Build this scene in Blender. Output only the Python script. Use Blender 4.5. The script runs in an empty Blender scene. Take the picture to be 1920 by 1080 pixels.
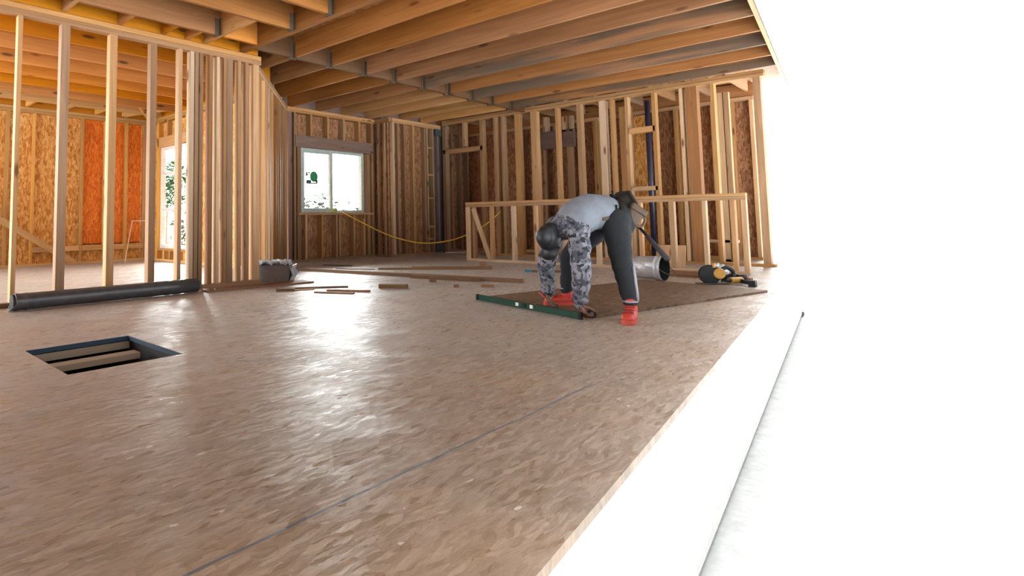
import bpy, bmesh, math, random
from mathutils import Vector, Matrix
random.seed(7)
S = bpy.context.scene
COL = S.collection
V = Vector

# ------------------------------------------------------------------ materials
def new_mat(name):
    m = bpy.data.materials.new(name); m.use_nodes = True
    nt = m.node_tree
    for n in list(nt.nodes): nt.nodes.remove(n)
    out = nt.nodes.new('ShaderNodeOutputMaterial')
    b = nt.nodes.new('ShaderNodeBsdfPrincipled')
    nt.links.new(b.outputs[0], out.inputs[0])
    return m, nt, b, out

def node(nt, kind, **kw):
    n = nt.nodes.new(kind)
    for k, v in kw.items():
        if k.startswith('i_'):
            key = k[2:]
            n.inputs[int(key) if key.isdigit() else key].default_value = v
        else: setattr(n, k, v)
    return n

def ramp(nt, src, stops, interp='LINEAR'):
    r = nt.nodes.new('ShaderNodeValToRGB'); r.color_ramp.interpolation = interp
    el = r.color_ramp.elements
    while len(el) < len(stops): el.new(0.5)
    for e, (p, c) in zip(el, stops):
        e.position = p; e.color = (c[0], c[1], c[2], 1) if len(c) == 3 else c
    nt.links.new(src, r.inputs[0]); return r.outputs[0]

def mix(nt, fac, a, b, mode='MIX'):
    m = nt.nodes.new('ShaderNodeMix'); m.data_type = 'RGBA'; m.blend_type = mode
    for sock, val in ((m.inputs[0], fac), (m.inputs[6], a), (m.inputs[7], b)):
        if hasattr(val, 'node'): nt.links.new(val, sock)
        elif isinstance(val, (int, float)): sock.default_value = val
        else: sock.default_value = (*val, 1)
    return m.outputs[2]

def math_(nt, op, a, b=None):
    m = nt.nodes.new('ShaderNodeMath'); m.operation = op
    for i, v in ((0, a), (1, b)):
        if v is None: continue
        if hasattr(v, 'node'): nt.links.new(v, m.inputs[i])
        else: m.inputs[i].default_value = v
    return m.outputs[0]

def coords(nt, per_object=True):
    tc = node(nt, 'ShaderNodeTexCoord')
    if not per_object: return tc.outputs['Object'], None
    oi = node(nt, 'ShaderNodeObjectInfo')
    add = node(nt, 'ShaderNodeVectorMath', operation='MULTIPLY_ADD')
    comb = node(nt, 'ShaderNodeCombineXYZ')
    for i in range(3): nt.links.new(oi.outputs['Random'], comb.inputs[i])
    nt.links.new(comb.outputs[0], add.inputs[0]); add.inputs[1].default_value = (37., 53., 71.)
    nt.links.new(tc.outputs['Object'], add.inputs[2])
    return add.outputs[0], oi.outputs['Random']

def mapping(nt, vec, scale, rot=(0, 0, 0)):
    m = node(nt, 'ShaderNodeMapping'); m.inputs['Scale'].default_value = scale; m.inputs['Rotation'].default_value = rot
    nt.links.new(vec, m.inputs['Vector']); return m.outputs[0]

def noise(nt, vec, scale=1, detail=4, rough=.55, dist=0):
    n = node(nt, 'ShaderNodeTexNoise'); n.inputs['Scale'].default_value = scale; n.inputs['Detail'].default_value = detail
    n.inputs['Roughness'].default_value = rough; n.inputs['Distortion'].default_value = dist
    nt.links.new(vec, n.inputs['Vector']); return n.outputs[0]

def voro(nt, vec, scale=1, out='Color', feature='F1', rnd=1.0):
    n = node(nt, 'ShaderNodeTexVoronoi', feature=feature); n.inputs['Scale'].default_value = scale
    n.inputs['Randomness'].default_value = rnd
    nt.links.new(vec, n.inputs['Vector']); return n.outputs[out]

def bump(nt, b, h, strength, dist=.01):
    n = node(nt, 'ShaderNodeBump'); n.inputs['Strength'].default_value = strength; n.inputs['Distance'].default_value = dist
    nt.links.new(h, n.inputs['Height']); nt.links.new(n.outputs[0], b.inputs['Normal'])

def wood(name, light, dark, rough=.62, var=.45, knot=(.10, .04, .015), grey=0.0):
    """sawn lumber, grain along local Z, knots, tone different on each piece"""
    m, nt, b, _ = new_mat(name)
    v, rnd = coords(nt)
    g = noise(nt, mapping(nt, v, (26, 26, 1.1)), 1, 5, .6, .5)
    base = ramp(nt, g, [(.28, dark), (.5, tuple((a + c) / 2 for a, c in zip(light, dark))), (.72, light)])
    big = noise(nt, mapping(nt, v, (5, 5, .5)), 1, 2)
    base = mix(nt, ramp(nt, big, [(.35, (0, 0, 0)), (.75, (.75, .75, .75))]), base, dark)
    if grey:
        st = noise(nt, mapping(nt, v, (6, 6, .45)), 1, 4)
        base = mix(nt, ramp(nt, st, [(.36, (0, 0, 0)), (.5, (grey, grey, grey))]), base, (.10, .085, .065))
    kd = voro(nt, mapping(nt, v, (5.2, 5.2, 1.5)), 1, 'Distance')
    base = mix(nt, ramp(nt, kd, [(.075, (.85, .85, .85)), (.15, (0, 0, 0))]), base, knot)
    h = node(nt, 'ShaderNodeHueSaturation')
    nt.links.new(base, h.inputs['Color'])
    nt.links.new(math_(nt, 'MULTIPLY_ADD', rnd, var), h.inputs['Value'])
    nt.nodes[-1].inputs[2].default_value = 1 - var * .55
    r2 = math_(nt, 'FRACT', math_(nt, 'MULTIPLY', rnd, 17.3))
    sat = math_(nt, 'MULTIPLY_ADD', r2, -.22); nt.nodes[-1].inputs[2].default_value = 1.13
    nt.links.new(sat, h.inputs['Saturation'])
    nt.links.new(h.outputs[0], b.inputs['Base Color'])
    b.inputs['Roughness'].default_value = rough; b.inputs['Specular IOR Level'].default_value = .25
    bump(nt, b, g, .25, .004)
    return m

def flake_colour(nt, v, cols, axis, big, thin):
    big, thin = big * 1.5, thin * 1.35
    """pressed wood strands: three layers of long cells lying in the board's plane"""
    def rot(a): return (a, 0, 0) if axis == 'X' else (0, a, 0) if axis == 'Y' else (0, 0, a)
    def sc(l, t):
        return {'Z': (l, t, 1), 'Y': (t, 1, l), 'X': (1, t, l)}[axis]
    wob = noise(nt, v, 7, 2)
    vv = node(nt, 'ShaderNodeVectorMath', operation='MULTIPLY_ADD')
    comb = node(nt, 'ShaderNodeCombineXYZ')
    for i in range(3): nt.links.new(wob, comb.inputs[i])
    nt.links.new(comb.outputs[0], vv.inputs[0]); vv.inputs[1].default_value = (.05, .05, .05)
    nt.links.new(v, vv.inputs[2]); v2 = vv.outputs[0]
    outs, hs, outs_w = [], [], []
    for k, a in enumerate((.25, -.55, 1.25)):
        w = voro(nt, mapping(nt, v2, sc(big, thin), rot(a)), 1, 'Color')
        sep = node(nt, 'ShaderNodeSeparateColor'); nt.links.new(w, sep.inputs[0])
        outs_w.append(w); outs.append(ramp(nt, sep.outputs[0], [(0, cols[0]), (.35, cols[1]), (.7, cols[2]), (1, cols[3])])); hs.append(sep.outputs)
    a = mix(nt, ramp(nt, hs[1][1], [(.5, (0, 0, 0)), (.52, (1, 1, 1))]), outs[0], outs[1])
    a = mix(nt, ramp(nt, hs[2][2], [(.66, (0, 0, 0)), (.68, (1, 1, 1))]), a, outs[2])
    fine = noise(nt, mapping(nt, v2, sc(big * 2.2, thin * 2.6), rot(.1)), 1, 4, .65)
    st1 = noise(nt, mapping(nt, v2, sc(big * .75, thin * 1.5), rot(.35)), 1, 3, .6, .6)
    st2 = noise(nt, mapping(nt, v2, sc(big * .75, thin * 1.5), rot(-.7)), 1, 3, .6, .6)
    a = mix(nt, ramp(nt, st1, [(.60, (0, 0, 0)), (.70, (.55, .55, .55))]), a, cols[0])
    a = mix(nt, ramp(nt, st2, [(.62, (0, 0, 0)), (.70, (.5, .5, .5))]), a, tuple(c * .62 for c in cols[0]))
    a = mix(nt, ramp(nt, st1, [(.28, (.5, .5, .5)), (.36, (0, 0, 0))]), a, cols[3])
    a = mix(nt, .75, a, ramp(nt, fine, [(.25, (.55, .52, .5)), (.5, (1, 1, 1)), (.75, (1.25, 1.22, 1.2))]), 'MULTIPLY')
    hh = math_(nt, 'ADD', hs[0][1], hs[1][0])
    return a, hh, fine, outs_w

def osb(name, cols, axis='Y', big=9, thin=42, rough=.6, per_object=True):
    m, nt, b, _ = new_mat(name)
    v, rnd = coords(nt)
    c, hh, fine, _w = flake_colour(nt, v, cols, axis, big, thin)
    nt.links.new(c, b.inputs['Base Color']); b.inputs['Roughness'].default_value = rough
    b.inputs['Specular IOR Level'].default_value = .25
    bump(nt, b, hh, .12, .003)
    return m

def plain(name, col, rough=.5, metal=0, bumpy=0, spec=.5):
    m, nt, b, _ = new_mat(name)
    v, rnd = coords(nt)
    n = noise(nt, v, 14, 4)
    nt.links.new(mix(nt, .5, col, ramp(nt, n, [(.3, (.72, .72, .72)), (.7, (1.2, 1.2, 1.2))]), 'MULTIPLY'), b.inputs['Base Color'])
    b.inputs['Roughness'].default_value = rough; b.inputs['Metallic'].default_value = metal
    b.inputs['Specular IOR Level'].default_value = spec
    if bumpy: bump(nt, b, noise(nt, v, 30, 3), bumpy, .01)
    return m

M = {}
M['stud'] = wood('stud_lumber', (.60, .375, .195), (.38, .205, .09))
M['stud_pale'] = wood('pale_lumber', (.72, .54, .36), (.50, .33, .19))
M['stud_brown'] = wood('brown_lumber', (.40, .24, .135), (.23, .13, .068))
M['stud_far'] = wood('warm_lumber', (.72, .46, .20), (.50, .27, .09))  # brightness of the far room put into a lighter lumber colour
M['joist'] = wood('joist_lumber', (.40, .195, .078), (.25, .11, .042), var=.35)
M['joist_warm'] = wood('lit_joist_lumber', (.66, .28, .04), (.47, .175, .022), var=.3)  # orange bounce light of the far room put into the joist colour
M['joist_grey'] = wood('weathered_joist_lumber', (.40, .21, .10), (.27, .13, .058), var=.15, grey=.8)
M['scrap'] = wood('scrap_lumber', (.27, .165, .095), (.17, .095, .05))
M['header'] = wood('header_lumber', (.27, .19, .16), (.17, .115, .095), var=.1)
M['sheath'] = osb('sheathing_board', [(.17, .075, .033), (.26, .12, .055), (.35, .175, .085), (.46, .255, .13)], 'Y', 8, 34)
M['sheath_far'] = osb('golden_sheathing_board', [(.42, .17, .03), (.62, .29, .065), (.74, .40, .12), (.85, .54, .22)], 'Y', 8, 30)  # golden board, lightened further for the far room's glow
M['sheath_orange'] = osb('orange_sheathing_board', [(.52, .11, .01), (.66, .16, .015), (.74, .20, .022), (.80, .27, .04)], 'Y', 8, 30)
M['hole'] = wood('dusty_lumber', (.34, .25, .17), (.24, .165, .11), var=.1)
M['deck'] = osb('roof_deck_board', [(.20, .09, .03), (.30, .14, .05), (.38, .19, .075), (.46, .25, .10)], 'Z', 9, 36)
M['sheet'] = osb('loose_sheet_board', [(.125, .07, .038), (.18, .105, .06), (.235, .14, .08), (.30, .185, .115)], 'Z', 9, 40)

def floor_material():
    m, nt, b, _ = new_mat('subfloor_board')
    v, _r = coords(nt, False)
    c, hh, fine, ww = flake_colour(nt, v, [(.19, .128, .084), (.23, .158, .107), (.262, .182, .126), (.31, .222, .158)], 'Z', 10, 44)
    blot = noise(nt, v, .9, 3)
    c = mix(nt, ramp(nt, blot, [(.42, (0, 0, 0)), (.7, (.6, .6, .6))]), c, mix(nt, .5, c, (.36, .20, .085)))
    sx = node(nt, 'ShaderNodeSeparateXYZ'); nt.links.new(v, sx.inputs[0])
    # pale paint and dust specks
    sp = voro(nt, mapping(nt, v, (7, 16, 1), (0, 0, .7)), 1, 'Distance'); keep = noise(nt, v, 1.6, 2)
    spk = math_(nt, 'MULTIPLY', math_(nt, 'LESS_THAN', math_(nt, 'ADD', sp, math_(nt, 'MULTIPLY', noise(nt, v, 45, 3), .25)), .225), math_(nt, 'GREATER_THAN', keep, .585))
    c = mix(nt, math_(nt, 'MULTIPLY', spk, .6), c, (.60, .55, .48))
    # board joints: X-running joints and staggered short joints, slightly wandering
    wv = math_(nt, 'MULTIPLY', math_(nt, 'SUBTRACT', noise(nt, v, 2.2, 2), .5), .03)
    line = None
    for y, x0, x1, w in ((1.24, -1.5, 2.75, .0055), (2.80, 1.7, 3.05, .007), (4.36, 2.2, 6.2, .006)):
        d = math_(nt, 'ABSOLUTE', math_(nt, 'SUBTRACT', math_(nt, 'ADD', sx.outputs[1], wv), y))
        l = math_(nt, 'LESS_THAN', d, w)
        l = math_(nt, 'MULTIPLY', l, math_(nt, 'MULTIPLY', math_(nt, 'GREATER_THAN', sx.outputs[0], x0), math_(nt, 'LESS_THAN', sx.outputs[0], x1)))
        line = l if line is None else math_(nt, 'MAXIMUM', line, l)
    c = mix(nt, math_(nt, 'MULTIPLY', line, .92), c, (.07, .085, .105))
    line2 = None
    for x, y0, y1 in ((1.66, 4.05, 4.45), (3.55, 2.8, 4.36), (2.05, 1.24, 2.8), (5.4, 4.36, 5.9)):
        d = math_(nt, 'ABSOLUTE', math_(nt, 'SUBTRACT', math_(nt, 'ADD', sx.outputs[0], wv), x))
        l = math_(nt, 'MULTIPLY', math_(nt, 'LESS_THAN', d, .0035), math_(nt, 'MULTIPLY', math_(nt, 'GREATER_THAN', sx.outputs[1], y0), math_(nt, 'LESS_THAN', sx.outputs[1], y1)))
        line2 = l if line2 is None else math_(nt, 'MAXIMUM', line2, l)
    c = mix(nt, math_(nt, 'MULTIPLY', line2, .35), c, (.08, .06, .05))
    nt.links.new(c, b.inputs['Base Color'])
    rr = ramp(nt, hh, [(.2, (.20, .20, .20)), (1.7, (.42, .42, .42))])
    rg = math_(nt, 'ADD', rr, math_(nt, 'MULTIPLY', ramp(nt, noise(nt, v, 2.5, 3), [(.35, (0, 0, 0)), (.65, (1, 1, 1))]), .10))
    nt.links.new(rg, b.inputs['Roughness'])
    b.inputs['Specular IOR Level'].default_value = .55
    b.inputs['Sheen Weight'].default_value = .15; b.inputs['Sheen Roughness'].default_value = .45; b.inputs['Sheen Tint'].default_value = (1, .97, .93, 1)   # paler at grazing angles
    # every strand lies at a slightly different tilt, so the sheen breaks up
    geo = node(nt, 'ShaderNodeNewGeometry'); prev = geo.outputs['Normal']
    for wc, amt in ((ww[0], .085), (ww[1], .085), (voro(nt, mapping(nt, v, (3.2, 7, 1), (0, 0, .3)), 1, 'Color'), .08)):
        sb = node(nt, 'ShaderNodeVectorMath', operation='SUBTRACT'); nt.links.new(wc, sb.inputs[0]); sb.inputs[1].default_value = (.5, .5, .5)
        ma = node(nt, 'ShaderNodeVectorMath', operation='MULTIPLY_ADD'); nt.links.new(sb.outputs[0], ma.inputs[0]); ma.inputs[1].default_value = (amt, amt, 0)
        nt.links.new(prev, ma.inputs[2]); prev = ma.outputs[0]
    nm = node(nt, 'ShaderNodeVectorMath', operation='NORMALIZE'); nt.links.new(prev, nm.inputs[0])
    bump(nt, b, math_(nt, 'ADD', hh, fine), .2, .004)
    nt.links.new(nm.outputs[0], nt.nodes[-1].inputs['Normal'])
    return m
M['floor'] = floor_material()
M['vinyl'] = plain('window_vinyl', (.42, .50, .47), .45)
M['vinyl_white'] = plain('white_window_vinyl', (.85, .85, .82), .45)
M['blue_edge'] = plain('blue_edge_paint', (.012, .04, .075), .6)
M['steel'] = plain('hanger_steel', (.10, .068, .042), .7, .1)
M['beam'] = wood('shaded_beam_lumber', (.14, .072, .033), (.095, .046, .02), var=.1)  # lumber darkened to put the flush beam's shadow into its colour
M['pipe'] = plain('grey_duct', (.115, .12, .13), .3, .35)
M['dark'] = plain('dark_shade_fill', (.015, .014, .014), .6)  # shade inside the duct and the floor opening, put into colour
M['soil'] = plain('shaded_crawl_soil', (.018, .015, .012), .95)  # near-black, so the soil colour carries the crawl space's shade
M['ground'] = plain('pale_gravel', (.55, .545, .535), .95, 0, 0, .1)
M['concrete'] = plain('concrete', (.70, .69, .66), .85)
M['wrap'] = plain('white_weather_wrap', (.85, .86, .86), .6)
M['card'] = plain('box_cardboard', (.17, .135, .12), .75)
M['film'] = plain('plastic_film', (.42, .46, .50), .22, 0, .4)
M['bucket'] = plain('bucket_plastic', (.52, .52, .54), .24, .25, .9)
M['black'] = plain('black_plastic', (.009, .010, .011), .55, 0, 0, .25)
M['cord'] = plain('yellow_cord_rubber', (.75, .46, .03), .4)
M['yellow'] = plain('tool_yellow', (.40, .20, .02), .45)
M['green'] = plain('green_level_paint', (.006, .042, .022), .5, 0, 0, .25)
M['white'] = plain('white_mark', (.75, .77, .74), .5)
M['navy'] = plain('navy_pipe_plastic', (.035, .037, .085), .35)
M['felt'] = plain('grey_felt', (.055, .058, .068), .8)
M['skin'] = plain('skin', (.14, .06, .04), .5)
M['shirt'] = plain('grey_blue_sweatshirt', (.185, .21, .25), .85, 0, .1)
M['trouser'] = plain('charcoal_trousers', (.013, .0155, .019), .95, 0, .05)
M['stripe'] = plain('light_grey_stripe', (.26, .26, .30), .8)
M['shoe'] = plain('orange_red_shoe', (.50, .035, .02), .55)
M['shoe_sole'] = plain('red_sole', (.52, .07, .035), .55)
M['lace'] = plain('dark_lace', (.20, .03, .025), .7)
M['cap'] = plain('black_cap_fabric', (.009, .011, .014), .5, 0, .1)
M['leather'] = plain('tan_leather', (.07, .038, .02), .6, 0, .2)
M['leather_dark'] = plain('dark_leather', (.016, .013, .011), .75, 0, 0, .2)
M['hair'] = plain('black_hair', (.01, .008, .007), .6)
M['red'] = plain('red_marker', (.55, .05, .04), .4)
M['leaf'] = plain('bush_leaf', (.04, .055, .032), .8, 0, 0, .1)
M['leaf_green'] = plain('green_leaf', (.018, .065, .014), .8, 0, 0, .1)
M['sticker_green'] = plain('sticker_green', (.02, .24, .09), .6)
M['sticker_grey'] = plain('sticker_grey', (.06, .10, .085), .6)
M['pale_ply'] = wood('pale_plywood', (.62, .42, .26), (.5, .32, .18), var=.1)
M['plank'] = wood('reddish_plank', (.30, .155, .085), (.20, .095, .05), var=.1)

def camo():
    m, nt, b, _ = new_mat('grey_camouflage_cloth')
    v, rnd = coords(nt, False)
    n1 = noise(nt, v, 14, 2, .5, .8); n2 = noise(nt, mapping(nt, v, (1, 1, 1), (.7, .4, 1.1)), 17, 2, .5, .8)
    n3 = noise(nt, mapping(nt, v, (1, 1, 1), (1.7, .9, .3)), 21, 2, .5, .6)
    c = ramp(nt, n1, [(.0, (.12, .12, .145)), (.5, (.215, .215, .25))], 'CONSTANT')
    c = mix(nt, ramp(nt, n2, [(0, (0, 0, 0)), (.53, (1, 1, 1))], 'CONSTANT'), c, (.055, .06, .08))
    c = mix(nt, ramp(nt, n3, [(0, (0, 0, 0)), (.57, (1, 1, 1))], 'CONSTANT'), c, (.016, .018, .025))
    nt.links.new(c, b.inputs['Base Color']); b.inputs['Roughness'].default_value = .9
    return m
M['camo'] = camo()

def glass():
    m, nt, b, out = new_mat('window_glass')
    nt.nodes.remove(b)
    t = node(nt, 'ShaderNodeBsdfTransparent'); t.inputs[0].default_value = (.97, .99, .98, 1)
    g = node(nt, 'ShaderNodeBsdfGlossy'); g.inputs['Roughness'].default_value = .02
    mx = node(nt, 'ShaderNodeMixShader'); mx.inputs[0].default_value = .04
    nt.links.new(t.outputs[0], mx.inputs[1]); nt.links.new(g.outputs[0], mx.inputs[2])
    nt.links.new(mx.outputs[0], out.inputs[0])
    return m
M['glass'] = glass()

# ------------------------------------------------------------------ building helpers
def put(name, me, mat, parent=None, mw=Matrix.Identity(4)):
    o = bpy.data.objects.new(name, me); COL.objects.link(o)
    if mat is not None and not me.materials: me.materials.append(M[mat] if isinstance(mat, str) else mat)
    if parent is not None:
        o.parent = parent
        o.matrix_basis = world_of(parent).inverted() @ mw
    else: o.matrix_basis = mw
    return o

def world_of(o):
    m = o.matrix_basis.copy(); p = o.parent
    while p is not None: m = p.matrix_basis @ m; p = p.parent
    return m

def empty(name, loc=(0, 0, 0), **props):
    o = bpy.data.objects.new(name, None); COL.objects.link(o); o.location = loc
    o.matrix_basis = Matrix.Translation(V(loc)); o.empty_display_size = .1
    for k, v in props.items(): o[k] = v
    return o

def thing(name, label, cat, loc=(0, 0, 0), group=None):
    o = empty(name, loc, label=label, category=cat)
    if group: o['group'] = group
    return o

def tag(o, label, cat, group=None):
    o['label'] = label; o['category'] = cat
    if group: o['group'] = group
    return o

def struct(name, label, loc=(0, 0, 0)):
    return empty(name, loc, label=label, kind='structure')

def mesh_of(bm, name='mesh', smooth=False):
    me = bpy.data.meshes.new(name)
    bmesh.ops.recalc_face_normals(bm, faces=bm.faces)
    bm.to_mesh(me); bm.free()
    if smooth:
        for p in me.polygons: p.use_smooth = True
    return me

def box_bm(bm, c, s, rot=None, bevel=0):
    r = bmesh.ops.create_cube(bm, size=1)
    mat = Matrix.Translation(V(c)) @ (rot.to_4x4() if rot else Matrix.Identity(4)) @ Matrix.Diagonal((*s, 1))
    bmesh.ops.transform(bm, matrix=mat, verts=r['verts'])
    if bevel:
        es = list({e for v in r['verts'] for e in v.link_edges})
        bmesh.ops.bevel(bm, geom=es, offset=bevel, segments=2, affect='EDGES', profile=.7)

def frame(z, side=None):
    z = V(z).normalized()
    s = V(side) if side is not None else (V((1, 0, 0)) if abs(z.x) < .8 else V((0, 1, 0)))
    s = (s - z * s.dot(z)).normalized()
    y = z.cross(s)
    return Matrix((s, y, z)).transposed()

def lumber(name, p0, p1, a, b, mat, parent=None, side=None, bevel=.003):
    """a squared board from p0 to p1: a wide along 'side', b across it; local Z is its length"""
    p0, p1 = V(p0), V(p1); L = (p1 - p0).length
    bm = bmesh.new()
    box_bm(bm, (0, 0, L / 2), (a, b, L), None, min(bevel, a * .2, b * .2))
    mw = Matrix.Translation(p0) @ frame(p1 - p0, side).to_4x4()
    return put(name, mesh_of(bm), mat, parent, mw)

def slab(name, lo, hi, mat, parent=None, bevel=.003):
    """axis aligned block between two corners with its origin at the lower centre"""
    c = [(l + h) / 2 for l, h in zip(lo, hi)]; s = [h - l for l, h in zip(lo, hi)]
    bm = bmesh.new(); box_bm(bm, (0, 0, s[2] / 2), s, None, min(bevel, min(s) * .2))
    return put(name, mesh_of(bm), mat, parent, Matrix.Translation((c[0], c[1], lo[2])))

def tube_bm(bm, pts, rad, n=12, up=None, caps=True, closed_ring=False):
    """loft along pts; rad = number, list of numbers, or list of (rx, ry)"""
    pts = [V(p) for p in pts]
    if isinstance(rad, (int, float)): rad = [rad] * len(pts)
    rad = [r if isinstance(r, tuple) else (r, r) for r in rad]
    tang = []
    for i in range(len(pts)):
        t = pts[min(i + 1, len(pts) - 1)] - pts[max(i - 1, 0)]
        tang.append(t.normalized())
    s = V(up) if up is not None else (V((0, 0, 1)) if abs(tang[0].z) < .9 else V((1, 0, 0)))
    rings = []
    for p, t, (rx, ry) in zip(pts, tang, rad):
        s = (s - t * s.dot(t)).normalized(); u = t.cross(s)
        rings.append([bm.verts.new(p + s * (rx * math.cos(2 * math.pi * k / n)) + u * (ry * math.sin(2 * math.pi * k / n))) for k in range(n)])
    for a, b in zip(rings, rings[1:]):
        for k in range(n): bm.faces.new((a[k], a[(k + 1) % n], b[(k + 1) % n], b[k]))
    if caps:
        bm.faces.new(rings[0][::-1]); bm.faces.new(rings[-1])
    return rings

def round_chain(bm, pts, rad, n=16, up=None):
    """loft with rounded ends"""
    pts = [V(p) for p in pts]
    rad = [r if isinstance(r, tuple) else (r, r) for r in (rad if isinstance(rad, list) else [rad] * len(pts))]
    d0 = (pts[0] - pts[1]).normalized(); d1 = (pts[-1] - pts[-2]).normalized()
    P, Rr = [], []
    m0, m1 = min(rad[0]), min(rad[-1])
    for a in (85, 60, 35, 15):
        a = math.radians(a); P.append(pts[0] + d0 * m0 * math.sin(a)); Rr.append((rad[0][0] * math.cos(a), rad[0][1] * math.cos(a)))
    P += pts; Rr += rad
    for a in (15, 35, 60, 85):
        a = math.radians(a); P.append(pts[-1] + d1 * m1 * math.sin(a)); Rr.append((rad[-1][0] * math.cos(a), rad[-1][1] * math.cos(a)))
    tube_bm(bm, P, Rr, n, up)

def dense(pts, k=4):
    """smooth curve through pts"""
    pts = [V(p) for p in pts]; out = []
    for i in range(len(pts) - 1):
        a, b = pts[i], pts[i + 1]; pa = pts[max(i - 1, 0)]; nb = pts[min(i + 2, len(pts) - 1)]
        for j in range(k):
            t = j / k
            out.append(.5 * ((2 * a) + (b - pa) * t + (2 * pa - 5 * a + 4 * b - nb) * t * t + (3 * a - pa - 3 * b + nb) * t ** 3))
    out.append(pts[-1]); return out

def tube(name, pts, rad, mat, parent=None, n=10, k=1, smooth=True, up=None, caps=True):
    pts = dense(pts, k) if k > 1 else [V(p) for p in pts]
    o0 = pts[0]; bm = bmesh.new(); tube_bm(bm, [p - o0 for p in pts], rad, n, up, caps)
    return put(name, mesh_of(bm, smooth=smooth), mat, parent, Matrix.Translation(o0))

def fused(name, build, voxel, smooth_it, mat, parent, mw=Matrix.Identity(4), origin=(0, 0, 0)):
    """several overlapping closed lofts fused into one continuous smooth skin"""
    bm = bmesh.new(); build(bm)
    me = mesh_of(bm)
    tmp = bpy.data.objects.new('tmp', me); COL.objects.link(tmp)
    md = tmp.modifiers.new('r', 'REMESH'); md.mode = 'VOXEL'; md.voxel_size = voxel; md.adaptivity = 0
    if smooth_it:
        sm = tmp.modifiers.new('s', 'SMOOTH'); sm.iterations = smooth_it; sm.factor = .5
    dg = bpy.context.evaluated_depsgraph_get(); dg.update()
    out = bpy.data.meshes.new_from_object(tmp.evaluated_get(dg))
    bpy.data.objects.remove(tmp); bpy.data.meshes.remove(me)
    for p in out.polygons: p.use_smooth = True
    out.transform(Matrix.Translation(-V(origin)))
    out.materials.clear()
    return put(name, out, mat, parent, Matrix.Translation(V(origin)))

# ------------------------------------------------------------------ open side of the building: one straight edge
def y_edge(x): return .69 + (x - 1.21) * .10564

# ------------------------------------------------------------------ floor
fl = struct('floor', 'pressed-strand board subfloor with a rectangular opening cut in it')
def build_floor():
    bm = bmesh.new()
    hx0, hx1, hy0, hy1 = 1.04, 1.69, 3.25, 4.05
    xl, xr, yt = -2.5, 12.6, 12.1
    polys = [
        [(xl, y_edge(xl)), (hx0, y_edge(hx0)), (hx0, yt), (xl, yt)],
        [(hx1, y_edge(hx1)), (xr, y_edge(xr)), (xr, yt), (hx1, yt)],
        [(hx0, y_edge(hx0)), (hx1, y_edge(hx1)), (hx1, hy0), (hx0, hy0)],
        [(hx0, hy1), (hx1, hy1), (hx1, yt), (hx0, yt)]]
    for p in polys:
        t = [bm.verts.new((x, y, 0)) for x, y in p]; b = [bm.verts.new((x, y, -.03)) for x, y in p]
        bm.faces.new(t); bm.faces.new(b[::-1])
        for i in range(4): bm.faces.new((t[i], b[i], b[(i + 1) % 4], t[(i + 1) % 4]))
    bmesh.ops.remove_doubles(bm, verts=bm.verts, dist=.0005)
    # drop the inner walls between the pieces
    inner = [f for f in bm.faces if abs(f.normal.z) < .5 and len({tuple(round(c, 3) for c in v.co) for v in f.verts}) == 4
             and any(g is not f and set(g.verts) == set(f.verts) for e in f.edges for g in e.link_faces)]
    bmesh.ops.delete(bm, geom=inner, context='FACES_ONLY')
    return mesh_of(bm)
put('subfloor', build_floor(), 'floor', fl)
# blue edge paint of the opening, joists beneath
for lo, hi in (((1.04, 4.046, -.03), (1.69, 4.05, -.001)), ((1.686, 3.25, -.03), (1.69, 4.05, -.001))):
    slab('painted_edge', lo, hi, 'blue_edge', fl, 0)
lumber('floor_joist', (-.6, 4.072, -.062), (1.70, 4.072, -.062), .045, .05, 'hole', fl, (0, 1, 0))
lumber('floor_joist', (-.6, 3.76, -.07), (1.63, 3.76, -.07), .10, .038, 'hole', fl, (0, 1, 0))
lumber('floor_trimmer', (1.725, 2.9, -.17), (1.725, 4.4, -.17), .045, .28, 'dark', fl, (1, 0, 0))  # trimmer coloured dark for the shade inside the opening
lumber('floor_trimmer', (-.6, 3.225, -.17), (1.75, 3.225, -.17), .045, .28, 'header', fl, (0, 1, 0))
fd = struct('foundation', 'pale concrete footing wall under the edge of the floor')
a, b_ = V((-2.5, y_edge(-2.5) + .06, 0)), V((12.6, y_edge(12.6) + .06, 0))
lumber('rim_joist', a + V((0, 0, -.17)), b_ + V((0, 0, -.17)), .28, .045, 'stud', fd, (0, 0, 1))
lumber('weather_wrap', a + V((0, -.04, -.155)), b_ + V((0, -.04, -.155)), .25, .012, 'wrap', fd, (0, 0, 1))
lumber('footing', a + V((0, .06, -.6)), b_ + V((0, .06, -.6)), .58, .15, 'concrete', fd, (0, 0, 1))
for p, q in (((-2.45, .35, -.46), (-2.45, 12.1, -.46)), ((-2.5, 12.05, -.46), (12.6, 12.05, -.46)), ((12.5, 2.15, -.46), (12.5, 12.1, -.46))):
    lumber('footing', p, q, .86, .1, 'soil', fd, (0, 0, 1))  # dark soil tone on these footings too, painting the crawl space black
slab('crawl_floor', (-2.4, 1.9, -.92), (12.5, 12.0, -.86), 'soil', fd, 0)
g = slab('ground', (-45, -45, -1.1), (60, 60, -.93), 'ground', None, 0); g['kind'] = 'structure'; g['label'] = 'pale gravel ground outside the building'

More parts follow.
